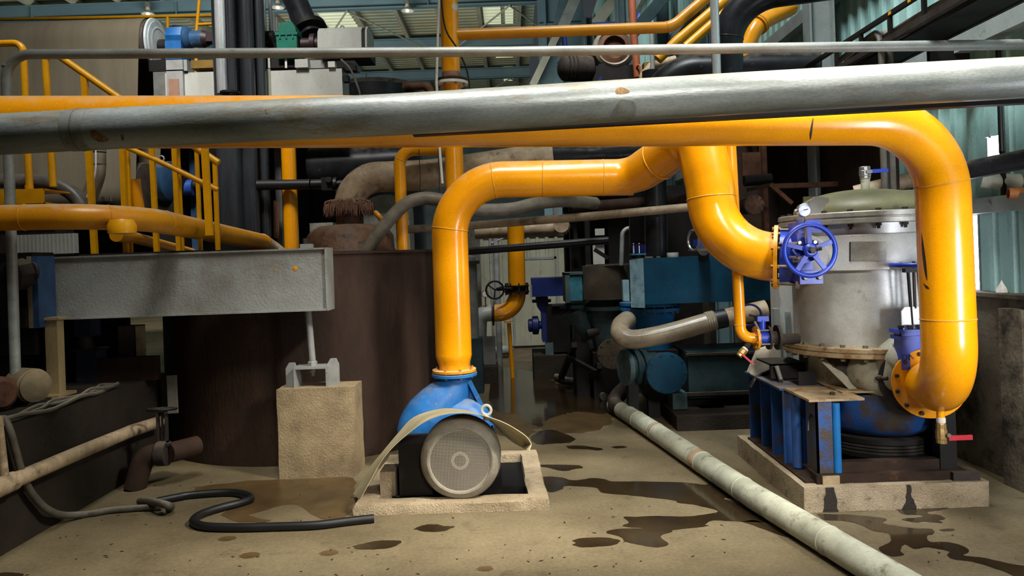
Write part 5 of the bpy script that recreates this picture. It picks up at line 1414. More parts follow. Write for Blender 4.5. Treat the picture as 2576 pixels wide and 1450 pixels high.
t.add('shaft', B().cyl((rt.x, rt.y, rt.z-.03), (rt.x+.32, rt.y, rt.z-.03), .09, seg=28), 'black_steel')
t.add('hidden_core', B().cyl((xL, rt.y, rt.z), (rt.x-.1, rt.y, rt.z), .2, seg=28), 'roller_dark')
# bearing housings and shafts
t = T('bearing_block', 'bright blue bearing block beside the pale ended felt roll', 'bearing')
p = W(447, 97, YF-.1)
t.add('housing', B().lathe([(.05, -.09), (.13, -.09), (.14, -.07), (.14, .07), (.13, .09), (.05, .09)], p, (1, 0, 0), 8), 'pump_blue')
t.add('cover', B().lathe([(.05, .09), (.135, .09), (.14, .11), (.11, .15), (.05, .17)], p, (1, 0, 0), 32), 'steel_blue')
t.add('pedestal', B().bb(p+Vector((-.09, -.13, -.27)), p+Vector((.09, .13, -.06))), 'pump_blue')
t.add('cap', B().lathe([(.02, .09), (.08, .1), (.09, .13), (.02, .14)], p+Vector((0, 0, 0)), UP, 6), 'dark_iron')
t = T('drive_shaft', 'blue and dark red jointed shaft between the blue bearing block and shiny columns', 'shaft')
a, b2 = W(478, 100, YF-.1), W(560, 96, YF-.1)
t.add('shaft', B().cyl(a, W(690, 97, YF-.1), .055, seg=24), 'black_steel')
t.add('sleeve', B().cyl(W(483, 99, YF-.1), W(512, 98, YF-.1), .095, seg=28), 'steel_blue')
t.add('joint', B().cyl(W(512, 98, YF-.1), W(524, 98, YF-.1), .10, .08, seg=28), 'dark_wine')
t.add('yoke', B().bb(W(524, 108, YF-.1)-Vector((0, .07, 0)), W(545, 84, YF-.1)+Vector((0, .07, 0))).bev(.02), 'dark_wine')
t.add('coupling_drum', B().cyl(W(660, 97, YF-.1), W(689, 96, YF-.1), .085, seg=28), 'rubber_black')
# lower bearing
t = T('bearing_block', 'dark blue round bearing housing behind the yellow stair rails', 'bearing')
p = W(425, 458, 8.5)
t.add('housing', B().lathe([(.05, -.08), (.20, -.08), (.23, -.04), (.23, .06), (.18, .09), (.05, .1)], p, (1, -.25, 0), 40), 'dark_blue')
t.add('neck', B().lathe([(.12, .1), (.13, .2), (.06, .22)], p, (1, -.05, 0), 32), 'black_steel')
t.add('sleeve', B().cyl(W(463, 472, 8.5), W(488, 472, 8.5), .09, seg=28), 'navy_bright')
t.add('shaft', B().cyl(p, W(545, 474, 8.5), .05, seg=20), 'black_steel')
t.add('eye', B().torus(p+Vector((-.03, -.1, .25)), (0, 1, 0), .03, .01, 20, 8), 'bolt_steel')
t.add('post', B().bb((W(478, 480, 8.6).x, 8.6, DZ), (W(497, 480, 8.6).x, 8.7, W(480, 372, 8.6).z)), 'dark_blue')
t.add('pedestal', B().bb((p.x-.12, 8.45, DZ), (p.x+.12, 8.75, p.z-.18)), 'black_steel')
# machine frame
t = T('machine_frame', 'white and grey steel side frame of the paper machine behind the shiny black columns', 'frame')
YM = 8.3
def fr(u0, v0, u1, v1, Y, d, m, name):
    p, q = W(u0, v1, Y), W(u1, v0, Y)
    p2 = W(u0, v0, Y); 
    t.add(name, B().bb((p.x, Y, min(p.z, q.z)), (q.x, Y+d, max(p.z, q.z))), m)
fr(420, 180, 548, 330, YM, .3, 'white_panel', 'side_panel')
fr(390, 180, 423, 330, YM+.05, .3, 'grey_dark', 'shaded_panel')
fr(418, 150, 459, 176, YM-.06, .3, 'grey_paint', 'bearing_foot')
fr(423, 178, 459, 330, YM-.05, .06, 'grey_paint', 'column_cover')
fr(428, 198, 449, 330, YM-.06, .02, 'rust_pale', 'rust_patch')
fr(480, 150, 548, 172, YM-.02, .2, 'mustard', 'yellow_block')
fr(459, 150, 470, 178, YM-.03, .2, 'column_pale', 'stub')
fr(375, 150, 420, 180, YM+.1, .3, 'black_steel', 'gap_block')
fr(660, 172, 860, 345, YM, .35, 'white_panel', 'side_panel')
fr(660, 173, 679, 345, YM-.02, .03, 'partition', 'edge_strip')
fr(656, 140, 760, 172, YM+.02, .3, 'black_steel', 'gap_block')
fr(674, 140, 678, 171, YM-.02, .02, 'white_pipe', 'stay_rod'); fr(717, 140, 721, 171, YM-.02, .02, 'white_pipe', 'stay_rod')
fr(742, 148, 774, 170, YM-.05, .1, 'white_panel', 'packer_plate')
fr(774, 148, 892, 172, YM+.05, .3, 'grey_paint', 'bed_plate')
fr(825, 154, 842, 169, YM-.04, .08, 'white_pipe', 'adjuster')
fr(864, 162, 894, 178, YM-.02, .1, 'black_steel', 'clip'); fr(863, 189, 876, 205, YM-.02, .1, 'black_steel', 'clip')
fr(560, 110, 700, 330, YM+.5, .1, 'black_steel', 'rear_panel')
t.add('dark_backdrop', B().bb((W(-700, 640, 9.0).x, 9.45, DZ), (W(960, 640, 9.0).x, 9.5, W(600, 330, 9.0).z)), 'void_black')  # added black backdrop, stands in for the darkness behind the machine
t.add('column', B().bb((W(842, 400, 8.8).x, 8.8, 0), (W(849, 400, 8.8).x, 8.86, W(845, 300, 8.8).z)), 'column_pale')
t.add('dark_drum', B().cyl((W(900, 400, 8.7).x-.55, 8.75, W(900, 420, 8.7).z), (W(900, 400, 8.7).x+.5, 8.75, W(900, 415, 8.7).z), .24, seg=40), 'black_pipe')
t.add('leg', B().bb((W(690, 400, 8.6).x, 8.6, DZ), (W(706, 400, 8.6).x, 8.7, W(690, 340, 8.6).z)), 'grey_dark')
for k in range(3):
    t.add('rung', B().cyl(W(690+k*5, 505+k*3, 8.4), W(690+k*5, 600, 8.4), .012, seg=8), 'rust')
# shiny black wrapped columns
def bcol(u0, u1, v0, v1, Y, mat, label, name='black_column'):
    p0, p1 = W((u0+u1)/2-2, v0, Y), W((u0+u1)/2+6, v1, Y)
    r = (u1-u0)/2*Y/FPX
    return one(name, B().cyl((p1.x, Y, p1.z), (p1.x, Y, p0.z), r, seg=40), mat, label, 'column')
bcol(548, 612, -150, 612, 7.9, 'black_film', 'widest of the shiny black film wrapped columns, next to the yellow railing')
bcol(610, 650, -150, 612, 7.95, 'black_film', 'middle sized shiny black column beside the widest one')
bcol(648, 678, -150, 612, 8.15, 'black_film', 'thin shiny black column on the green gearbox side of the others')
t = T('steel_pipe', 'pair of bright thin steel pipes on the railing side of the shiny black columns', 'pipe')
for u, r in ((552, .052), (578, .04)):
    p1 = W(u+8, 236, 7.55)
    t.add('pipe', B().cyl((p1.x, 7.55, p1.z), (p1.x, 7.55, W(u, -120, 7.55).z), r, seg=24), 'bright_steel' if u == 552 else 'black_film')
c = Vector((W(578, 233, 7.55).x, 7.55, W(578, 236, 7.55).z))
t.add('flange', B().lathe([(.05, 0), (.095, 0), (.095, .02), (.05, .02)], c, UP, 32), 'black_steel')
t = T('steel_tubes', 'row of slim shiny steel tubes of stepped heights around the green gearbox', 'tubes')
for u, v0, v1, r in ((668, -60, 140, .024), (682, -60, 90, .022), (692, 30, 150, .014), (697, 44, 80, .014), (731, 21, 60, .014), (742, 21, 60, .014), (749, 35, 70, .012), (754, 48, 90, .010), (759, 60, 95, .010), (764, 74, 100, .009)):
    p = W(u, v1, 8.75)
    t.add('tube', B().cyl((p.x, 8.75, p.z), (p.x, 8.75, W(u, v0, 8.75).z), r, seg=14), 'bright_steel')
# gearbox
t = T('gearbox', 'green gearbox with a rounded lid between the shiny black columns and the silver motor hood', 'gearbox')
YG = 8.25
gx0, gx1 = W(695, 90, YG).x, W(746, 90, YG).x
gz = W(720, 85, YG).z; gzb = W(720, 146, YG).z; gzt = W(720, 54, YG).z
t.add('case', B().bb((gx0, YG, gzb), (gx1, YG+.3, gz)).bev(.02), 'green_gear')
t.add('lid', B().prism([(gx0+.01, YG+.02, gz), (gx1-.01, YG+.02, gz), (gx1-.015, YG+.02, gz+.07), (gx1-.05, YG+.02, gzt), (gx0+.05, YG+.02, gzt), (gx0+.015, YG+.02, gz+.07)], (0, .26, 0)).bev(.015), 'green_gear')
t.add('flange', B().bb((gx0-.012, YG-.012, gz-.014), (gx1+.012, YG+.31, gz+.012)), 'green_gear')
for x in (gx0+.04, (gx0+gx1)/2, gx1-.04):
    t.add('rib', B().bb((x-.008, YG-.012, gz-.055), (x+.008, YG+.01, gz)), 'green_gear')
t.add('eyebolt', B().torus(((gx0+gx1)/2, YG+.12, gzt+.02), (0, 1, 0), .02, .007, 20, 8), 'green_gear')
t = T('coupling', 'dark wine red shaft coupling between the green gearbox and the silver hood', 'coupling')
t.add('hub', B().cyl((gx1+.01, YG+.15, gz-.08), (gx1+.12, YG+.15, gz-.08), .07, seg=28), 'dark_wine')
t.add('flange', B().cyl((gx1+.12, YG+.15, gz-.08), (gx1+.17, YG+.15, gz-.08), .115, seg=28), 'dark_wine')
t.add('hub', B().cyl((gx1+.17, YG+.15, gz-.08), (gx1+.30, YG+.15, gz-.08), .075, seg=28), 'dark_wine')
t = T('motor_hood', 'silver sheet metal hood over a motor beside the green gearbox', 'hood')
hx0, hx1 = W(800, 95, YG).x, W(924, 95, YG).x
hz0, hz1 = W(862, 124, YG).z, W(862, 66, YG).z
prof = [(YG-.04, hz0), (YG-.02, hz1-.06), (YG+.05, hz1), (YG+.33, hz1), (YG+.40, hz1-.06), (YG+.42, hz0)]
t.add('hood', B().ring_skin([[Vector((x, y, z)) for y, z in prof] for x in (hx0, hx1-.06)], True, True), 'white_panel')
t.add('end_cap', B().ring_skin([[Vector((x, y+.01*(y < YG+.2)-.01*(y > YG+.2), z-.008)) for y, z in prof] for x in (hx1-.06, hx1-.02)], True, True), 'black_steel')
t.add('end_rim', B().ring_skin([[Vector((x, y, z+.004)) for y, z in prof] for x in (hx1-.02, hx1)], True, True), 'white_panel')
t.add('motor_base', B().bb((hx0+.03, YG, hz0-.10), (hx1+.02, YG+.36, hz0)), 'black_steel')
t.add('eyebolt', B().torus(((W(855, 60, YG)).x, YG+.12, hz1+.025), (0, 1, 0), .018, .006, 20, 8), 'steel')
# sloping black duct
t = T('black_duct', 'thick black duct sloping down from the roof to a round flange behind the silver hood', 'duct')
a, c = W(716, -60, 8.9), W(783, 92, 8.6)
d = (c-a).normalized()
t.add('duct', B().cyl(a, c, .135, seg=36), 'black_pipe')
t.add('flange', B().cyl(c-d*.12, c-d*.06, .21, seg=40), 'black_steel')
one('cable', B().tube(spline(WL([(858, 150, 8.2), (880, 172, 8.15), (895, 205, 8.15), (906, 240, 8.15), (910, 300, 8.2)]), 6), .012, 8), 'rubber_grey', 'grey cable looping down from the bed plate beside the silver hood', 'cable')
one('black_dome', B().lathe([(.1, -W(945, 218, 10.3).z+.02), (.62, -W(945, 218, 10.3).z+.02), (.62, -.05), (.55, .02), (.3, .06), (.05, .07)], W(945, 218, 10.3)+Vector((0, 0, -.02)), UP, 48), 'black_pipe', 'wide black rounded tank top beyond the white machine panel', 'tank')
one('brown_pipe', B().tube(fillet([W(1005, 260, 9.9), W(1008, 216, 9.9), W(1080, 216, 9.9), W(1086, 260, 9.9)], [.08, .1], 8), .055, 20), 'rust', 'brown hooped pipe beside the wide black tank top', 'pipe')
# yellow guard rails of the upper walkway
t = T('guard_rail', 'thin yellow guard rail running level behind the felt roll', 'railing')
t.add('top_rail', B().cyl(W(-200, 53, 9.6), W(546, 39, 9.6), .022, seg=14), 'yellow_rail')
t.add('post', B().cyl(W(422, 43, 9.6), W(424, 330, 9.6), .022, seg=14), 'yellow_rail')
t = T('ladder', 'slanted thin yellow ladder rail with a rung beside the bright steel pipes', 'ladder')
t.add('stile', B().cyl(W(505, -40, 9.2), W(494, 82, 9.2), .02, seg=14).cyl(W(494, 82, 9.2), W(492, 320, 9.2), .02, seg=14), 'yellow_rail')
t.add('rung', B().cyl(W(497, 62, 9.2), W(546, 59, 9.2), .018, seg=12), 'yellow_rail')
# ================================================================ stair rails on the deck
YS = 6.0
def vp(u0, v0, u1, v1, r, Y):
    return B().cyl(W(u0, v0, Y), W(u1, v1, Y), r, seg=18)
t = T('stair_railing', 'yellow pipe stair railing with posts descending above the low dusty yellow pipe', 'railing')
t.add('handrail', B().tube(fillet([W(134, 470, YS), W(112, 116, YS), W(290, 240, YS+.0), W(418, 322, YS), W(550, 410, YS)], [.06, 0, 0], 8), .027, 18), 'yellow_rail')
t.add('mid_rail', B().tube([W(322, 372, YS), W(395, 404, YS), W(548, 478, YS)], .021, 14), 'yellow_rail')
for (u0, v0, u1, v1, w, dy) in ((212, 190, 236, 560, 14, .0), (303, 260, 315, 560, 12, 0), (317, 260, 327, 560, 9, .05), (378, 295, 392, 560, 12, 0), (436, 330, 449, 590, 11, 0), (446, 330, 459, 590, 7, .06), (494, 365, 504, 600, 9, .0), (540, 400, 548, 612, 10, .0)):
    p, q = W(u0, v0, YS+dy), W(u1, v1, YS+dy)
    q.z = DZ
    t.add('post', B().bar(p, q, w*YS/FPX, w*YS/FPX*.8, (0, 1, 0)), 'yellow_rail')
one('rail_post', B().bar(W(513, 330, 5.72), W(527, 593, 5.72), .05, .03, (0, 1, 0)), 'yellow_rail', 'flat yellow post standing in front of the receding low yellow pipe', 'post')
t = T('guard_rail', 'yellow pipe hoop rail at the edge of the stair landing beside the thin pipe elbow', 'railing')
t.add('hoop', B().tube(fillet([W(-700, 130, YS), W(58, 108, YS), W(75, 488, YS)], [.08], 8), .027, 18), 'yellow_rail')
t.add('sleeve', B().cyl(W(73, 466, YS), W(75, 492, YS), .031, seg=18), 'yellow_rail')
t = T('stair_landing', 'yellow channel framed stair landing carrying the hoop rail', 'landing')
zl0, zl1 = W(60, 515, YS).z, W(60, 478, YS).z
xl = W(121, 490, YS).x
t.add('edge_channel', B().bb((xl-2.2, YS-.06, zl0), (xl, YS-.045, zl1)).bb((xl-2.2, YS-.06, zl1-.01), (xl, YS+.3, zl1)).bb((xl-2.2, YS-.06, zl0), (xl, YS+.05, zl0+.01)), 'yellow_rail')
t.add('lower_channel', B().bb((xl-2.2, YS-.04, zl0-.15), (xl+.06, YS-.03, zl0-.005)).bb((xl-2.2, YS-.04, zl0-.012), (xl+.075, YS+.3, zl0-.003)), 'yellow_rail')
t.add('stringer', B().bb((xl-2.2, YS, DZ), (xl+.05, YS+.25, zl0-.12)), 'dark_iron')
one('yellow_stub', B().cyl(W(349, 530, 6.15), W(337, 453, 6.15), .048, seg=28), 'yellow', 'short thick yellow pipe stub leaning by the stair railing', 'pipe')
# low yellow pipe
t = T('yellow_pipe', 'low dusty yellow pipe bending back towards the brown tank under the stair railing', 'pipe')
lp = fillet([W(-1100, 575, 4.72), W(322, 541, 4.86), W(662, 610, 7.7), W(700, 640, 8.1)], [.55, .1], 12)
lp = lp[:-1]
t.add('pipe_run', B().tube(lp, .083, 36), 'yellow_dusty')
t.add('end_piece', B().tube([lp[-1], lp[-1]+(lp[-1]-lp[-2]).normalized()*.16+Vector((.06, 0, -.03)), lp[-1]+Vector((.16, .16, -.14))], [.080, .075, .06], 28), 'pipe_beige')
for u, v, Y in ((52, 551, 4.79), (291, 545, 4.86), (420, 560, 5.4), (520, 580, 6.3), (655, 609, 7.65)):
    c, ax = snap(lp, W(u, v, Y)); t.add('weld_seam', weld(c, ax, .083, .006), 'yellow_dusty')
t.add('saddle', B().lathe([(.03, -.115), (.085, -.11), (.09, -.06), (.07, -.02)], W(306, 545, 4.9), UP, 28), 'yellow_rail')
one('yellow_pipe', B().tube(WL([(292, 592, 5.78), (345, 600, 6.2), (455, 628, 8.0), (500, 640, 9.0)]), [.05, .046, .045, .045], 24), 'yellow_dusty', 'slim dusty yellow pipe slanting away beneath the low thicker yellow one', 'pipe')
t = T('duct_panel', 'pale corrugated panel hung below the low yellow pipe at the deck edge', 'panel')
pa = corrugated('y', W(18, 610, 5.7).x, W(190, 610, 5.7).x, W(100, 640, 5.7).z, W(100, 590, 5.7).z, 5.70, .03, .006, -1)
pa.bb((W(18, 610, 5.7).x, 5.702, W(100, 640, 5.7).z), (W(190, 610, 5.7).x, 5.74, W(100, 590, 5.7).z))
t.add('sheet', pa, 'white_panel')
# ribbed hoses on the deck
one('corrugated_hose', ribbed(WL([(-500, 466, 6.5), (-60, 456, 6.5), (60, 457, 6.5), (130, 462, 6.5), (175, 482, 6.5), (205, 515, 6.5), (222, 560, 6.5)]), .062), 'hose_dark', 'dark ribbed hose arching down behind the landing hoop rail', 'hose', ang=80)
t = T('corrugated_hose', 'upright ribbed hose with a white stripe in front of the felt', 'hose')
vhp = WL([(244, 330, 6.6), (246, 400, 6.6), (244, 440, 6.6), (232, 478, 6.6), (214, 520, 6.6), (205, 560, 6.6)])
t.add('hose', ribbed(vhp, .064), 'hose_clear', ang=80)
t.add('stripe', B().tube([p+Vector((.018, -.062, 0)) for p in spline(vhp, 8)[4:-8]], .009, 6), 'white_tape')
t.add('clamp', B().cyl(W(245, 415, 6.6)-UP*.004, W(245, 415, 6.6)+UP*.004, .070, seg=28), 'black_steel')
t.add('clamp', B().cyl(W(245, 384, 6.6)-UP*.004, W(245, 384, 6.6)+UP*.004, .070, seg=28), 'black_steel')
t = T('valve_flange', 'small dusty bolted flanges behind the foot of the striped ribbed hose', 'flange')
for u in (200, 262):
    c = W(u, 508, 6.9)
    t.add('plate', B().bb(c+Vector((-.10, -.05, -.02)), c+Vector((.11, .05, .0))), 'dark_iron')
    for dx in (-.07, .0, .07):
        t.add('bolt', B().hexb(c+Vector((dx, -.02, 0)), UP, .013, .045), 'bolt_steel')
t.add('support', B().bb(W(185, 560, 6.9)+Vector((0, -.03, 0)), W(285, 514, 6.9)+Vector((0, .05, 0))), 'dark_iron')

yv = Vector((W(730, 500, 8.1).x, 8.1, 0))
one('yellow_pipe', B().cyl((yv.x, 8.1, DZ), (yv.x, 8.1, W(726, 300, 8.1).z), .078, seg=28), 'yellow', 'upright yellow pipe in shade beside the thin black column, crossed by a black shaft', 'pipe')
t = T('drive_shaft', 'matt black drive shaft with a universal joint crossing the shaded upright yellow pipe', 'shaft')
t.add('tube', B().cyl(W(648, 466, 7.93), W(781, 464, 7.93), .054, seg=24), 'rubber_black')
t.add('sleeve', B().cyl(W(784, 464, 7.93), W(812, 463, 7.93), .052, seg=24), 'rubber_black')
t.add('joint', B().box(W(824, 463, 7.93), (.11, .10, .13)).bev(.025), 'rubber_black')
t.add('cross', B().cyl(W(826, 452, 7.83), W(826, 452, 7.95), .03, seg=16), 'dark_iron')
t.add('flange', B().cyl(W(840, 463, 7.93), W(848, 463, 7.93), .07, seg=24), 'rubber_black')
t.add('end_shaft', B().cyl(W(848, 463, 7.93), W(880, 461, 7.93), .04, seg=20), 'rubber_black')
# ================================================================ top middle and right
t = T('motor', 'brown round fronted motor on a dark frame behind the galvanized pipes near the clad wall', 'motor')
YQ = 9.3
c = W(1546, 118, YQ)
t.add('end_shield', B().lathe([(.19, .02), (.215, 0), (.25, .03), (.265, .10), (.265, .3), (.2, .3)], c, (0, 1, 0), 48, False), 'motor_cover')
t.add('inner_cone', B().lathe([(.001, .06), (.19, .04), (.20, .02), (.14, .0), (.13, .03)], c, (0, 1, 0), 48, False), 'rust')
t.add('body', B().cyl(c+Vector((0, .3, 0)), c+Vector((0, .8, 0)), .25, seg=40), 'dark_iron')
for k in range(6):
    t.add('fin', B().bar(c+Vector((-.27-.012*k, .3, .02-.03*k)), c+Vector((-.27-.012*k, .8, .02-.03*k)), .03, .008), 'dark_iron')
t.add('base', B().bb(c+Vector((-.24, .02, -.48)), c+Vector((.27, .6, -.22))), 'black_steel')
t.add('bracket', B().prism([c+Vector((-.3, .01, -.45)), c+Vector((-.12, .01, -.45)), c+Vector((-.12, .01, -.2)), c+Vector((-.2, .01, -.2))], (0, .05, 0)), 'black_steel')
t.add('blue_corner', B().prism([c+Vector((-.25, .0, -.44)), c+Vector((-.17, .0, -.44)), c+Vector((-.17, .0, -.34))], (0, .02, 0)), 'navy')
t.add('terminal_box', B().bb(W(1495, 66, YQ), W(1548, 54, YQ)+Vector((0, .2, 0))), 'navy')
one('dark_motor', B().lathe([(.03, -.24), (.10, -.23), (.15, -.19), (.165, -.15), (.150, -.14), (.165, -.13), (.165, -.10), (.150, -.09), (.165, -.08), (.165, -.05), (.15, -.04), (.165, -.03), (.16, .1), (.15, .18), (.1, .2)], W(1452, 172, 9.4), (1, .25, 0), 40), 'dark_iron', 'dark ringed motor lying beside the brown round fronted motor', 'motor')
t = T('motor_table', 'dark frame under the two upper motors', 'frame')
za = c.z-.485
t.add('table', B().bb((W(1405, 200, 9.3).x, 9.2, za-.2), (W(1692, 200, 9.3).x, 10.1, za)), 'black_steel')
t.add('column', B().bb((W(1462, 300, 9.9).x, 9.9, 0), (W(1474, 300, 9.9).x, 10.05, za-.2)), 'black_steel')
t.add('column', B().bb((W(1590, 300, 9.9).x, 9.9, 0), (W(1602, 300, 9.9).x, 10.05, za-.2)), 'black_steel')
t.add('blue_pipe', B().cyl(W(1422, 120, 9.9), W(1420, 92, 9.9), .03, seg=16), 'navy')
one('red_pipe', B().tube(WL([(1588, -60, 9.0), (1592, 60, 9.0), (1604, 195, 9.0)]), .045, 20), 'copper_red', 'upright red-brown pipe beside the brown round fronted motor', 'pipe')
one('grey_pipe', B().cyl(W(1639, 86, 8.6), Vector((W(1641, 260, 8.6).x, 8.6, 0)), .025, seg=16), 'galvanized_dull', 'short upright grey pipe under the slanted yellow branch', 'pipe')
one('yellow_block', B().bb((W(1620, 150, 9.25).x, 9.25, za), (W(1685, 150, 9.25).x, 9.4, W(1650, 142, 9).z)), 'mustard', 'dim yellow block behind the short upright grey pipe', 'block')
one('beige_hose', B().tube(fillet([Vector((W(1618, 260, 8.75).x, 8.75, 0))]+WL([(1618, 190, 8.75), (1640, 165, 8.75), (1700, 150, 8.75)]), [.1, .1], 8), .05, 18), 'pipe_beige', 'small beige bent pipe at the mouth of the wide black elbow', 'pipe')
one('rod_hook', B().tube(fillet(WL([(1601, 168, 8.95), (1611, 160, 8.9), (1613, 240, 8.9)])+[Vector((W(1613, 240, 8.9).x, 8.9, 0))], [.03, 0], 5), .012, 10), 'orange_pipe', 'thin rusty hooked rod beside the red-brown pipe', 'rod')
t = T('black_pipe', 'big black pipe rising and bending over near the bright upright steel pipe', 'pipe')
bp = fillet([Vector((W(1836, 330, 6.3).x, 6.3, W(1836, 330, 6.3).z)), Vector((W(1836, 330, 6.3).x, 6.3, W(1836, -4, 6.3).z)), Vector((2.75, 6.05, W(1836, -4, 6.3).z+.02))], [.42], 14)
t.add('pipe_run', B().tube(bp, .128, 40), 'black_pipe')
c, ax = snap(bp, W(1836, 98, 6.3)); t.add('weld_seam', weld(c, ax, .128, .006), 'black_pipe')
one('steel_pipe', B().cyl((W(1806, 260, 6.0).x, 6.0, W(1806, 330, 6.0).z), (W(1806, 260, 6.0).x, 6.0, W(1806, -90, 6.0).z), .034, seg=24), 'bright_steel', 'bright upright steel pipe in front of the big black bending pipe', 'pipe')
one('black_pipe', B().tube(fillet([W(1634, 330, 7.2), W(1654, 180, 7.2), W(2060, 172, 6.9)], [.42], 12), .155, 36), 'black_pipe', 'wide dusty black elbow pipe lying just above the thick galvanized pipe', 'pipe')
t = T('yellow_pipe', 'yellow elbow with a bolted flange half hidden behind the big black bending pipe', 'pipe')
ya = fillet([W(1862, 150, 7.0), W(1902, 62, 7.0), W(1990, 18, 7.2)], [.3], 8)
t.add('pipe_run', B().tube(ya, .078, 28), 'yellow')
c, ax = snap(ya, W(1914, 58, 7.0))
t.add('flange', B().lathe([(.07, -.022), (.098, -.022), (.098, -.004), (.09, -.003), (.09, .003), (.098, .004), (.098, .022), (.07, .022)], c, ax, 36, False), 'yellow_dusty')
# cable tray
t = T('cable_tray', 'dark ladder sided cable tray running away along the clad wall', 'tray')
tx0, tx1, tz0, tz1 = 2.6, 3.0, 2.95, 3.13
t.add('side_rail', B().bb((tx0-.01, 3.2, tz1-.03), (tx0+.02, 8.6, tz1)), 'black_steel')
t.add('side_rail', B().bb((tx0-.01, 3.2, tz0-.02), (tx0+.03, 8.6, tz0+.02)), 'dark_iron')
t.add('far_rail', B().bb((tx1-.03, 3.2, tz0-.02), (tx1, 8.6, tz0+.03)), 'black_steel')
for k in range(13):
    t.add('upright', B().bb((tx0-.008, 3.4+k*.42, tz0), (tx0+.015, 3.43+k*.42, tz1)), 'black_steel')
t.add('tray_bottom', B().bb((tx0+.1, 3.2, tz0-.015), (tx1-.03, 8.6, tz0-.005)), 'black_steel')
for yy in (4.62, 4.80, 5.05):
    t.add('paint_mark', B().bb((tx0-.0125, yy, tz1-.028), (tx0-.010, yy+.035, tz1-.006)), 'yellow_rail', label='yellow paint dash on the rail')
for k in range(3):
  t.add('hanger', B().bb((tx1-.02, 5.3+k*1.3, tz0-.3), (XR-.04, 5.34+k*1.3, tz0-.02)), 'black_steel')
random.seed(5)
for k in range(5):
    y0 = 3.2; x0 = tx0+.06+.065*k
    pts = [(x0+random.uniform(-.03, .03), y0+.6*i, tz0+.035+random.uniform(0, .05)) for i in range(9)]
    one('cable', B().tube(spline(pts, 5), .016+.004*(k % 2), 8), 'rubber_grey' if k == 0 else 'rubber_black', 'long cable lying in the dark cable tray, one of several alike', 'cable', 'cables in the tray')
for k, dx in enumerate((0, .06)):
    one('cable', B().tube(spline([(tx0+.05+dx, 6.0, tz0+.08), (tx0+.05+dx, 5.5, tz0+.12), (tx0+.03+dx, 5.32, tz0+.09), (tx0+.02+dx, 5.26, tz0-.08), (tx0+.0+dx, 5.24, tz0-.6), (tx0+dx, 5.24, 1.9)], 7), .022, 10), 'rubber_grey', 'thick dusty cable dropping out of the tray, one of a bent pair', 'cable', 'cables dropping from the tray')
one('cable', B().tube(spline([(XR-.06, 5.75, 3.02), (XR-.1, 5.55, 2.98), (XR-.1, 5.4, 3.04), (XR-.08, 5.1, 3.12), (XR-.06, 4.9, 3.3)], 6), .006, 6), 'rubber_black', 'loose thin cable snaking along the pale girt on the clad wall', 'cable')

# ================================================================ dark machinery at the left edge
PLZ = .70
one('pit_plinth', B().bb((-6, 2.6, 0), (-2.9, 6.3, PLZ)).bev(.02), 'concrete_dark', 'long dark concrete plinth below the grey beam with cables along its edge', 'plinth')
t = T('steel_pipe', 'pale worn pipe running low along the dark plinth face', 'pipe')
wl_ = WL([(-560, 1490, 2.86), (-260, 1345, 3.42), (0, 1226, 4.12), (40, 1208, 4.25), (200, 1139, 4.87), (330, 1085, 5.52), (400, 1062, 5.95)])
t.add('pipe_run', B().tube(wl_, .045, 24), 'pipe_beige')
d = (wl_[3]-wl_[2]).normalized()
t.add('coupling', B().cyl(wl_[2]-d*.25, wl_[3]-d*.02, .054, seg=24), 'pipe_beige')
t.add('branch', B().cyl(wl_[3]+Vector((0, -.09, .03)), wl_[3]+Vector((-.02, -.10, .38)), .022, seg=16), 'pipe_beige')
t = T('column', 'beige painted steel column standing on the dark plinth under the grey beam', 'column')
cb = W(140, 1002, 5.3)
ct = W(138, 800, 5.3)
t.add('shaft', B().bb((cb.x-.04, 5.27, PLZ), (cb.x+.0, 5.3, ct.z)).bb((cb.x+.0, 5.27, PLZ), (cb.x+.045, 5.35, ct.z)), 'beige_paint')
t.add('base_plate', B().bb((cb.x-.12, 5.2, PLZ), (cb.x+.08, 5.42, PLZ+.02)), 'beige_paint')
t.add('cap_plate', B().bb((cb.x-.12, 5.25, ct.z-.012), (cb.x+.07, 5.36, ct.z+.005)), 'beige_paint')
t.add('bolt', B().hexb((cb.x-.09, 5.24, PLZ+.02), UP, .014, .03), 'bolt_steel')
t = T('small_motor', 'dim beige barrel shaped motor lying on the dark plinth beside the beige column', 'motor')
mc2 = W(72, 977, 5.0)
t.add('barrel', B().lathe([(.05, -.12), (.10, -.12), (.115, -.09), (.115, .06), (.105, .07), (.105, .085), (.07, .10), (.03, .10)], Vector((mc2.x, 5.0, PLZ+.125)), (1, -.5, 0), 36), 'beige_dim')
t.add('foot', B().bb((mc2.x-.08, 4.92, PLZ), (mc2.x+.1, 5.08, PLZ+.03)), 'dark_iron')
one('small_drum', B().lathe([(.03, -.1), (.09, -.1), (.11, -.06), (.11, .06), (.08, .09)], Vector((W(-14, 970, 4.8).x, 4.8, PLZ+.112)), (1, -.5, 0), 32), 'rust', 'rusty drum end at the picture edge beside the dim barrel motor', 'drum')
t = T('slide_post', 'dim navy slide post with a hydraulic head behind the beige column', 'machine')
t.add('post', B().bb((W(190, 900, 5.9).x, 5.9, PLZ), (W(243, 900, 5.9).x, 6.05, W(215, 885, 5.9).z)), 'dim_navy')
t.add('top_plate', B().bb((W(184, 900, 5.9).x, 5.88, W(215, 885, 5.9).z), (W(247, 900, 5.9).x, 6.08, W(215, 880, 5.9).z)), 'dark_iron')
t.add('cylinder', B().lathe([(.07, 0), (.055, .07), (.05, .12), (.05, .2)], Vector((W(210, 870, 5.95).x, 5.97, W(215, 880, 5.9).z)), UP, 24), 'dark_iron')
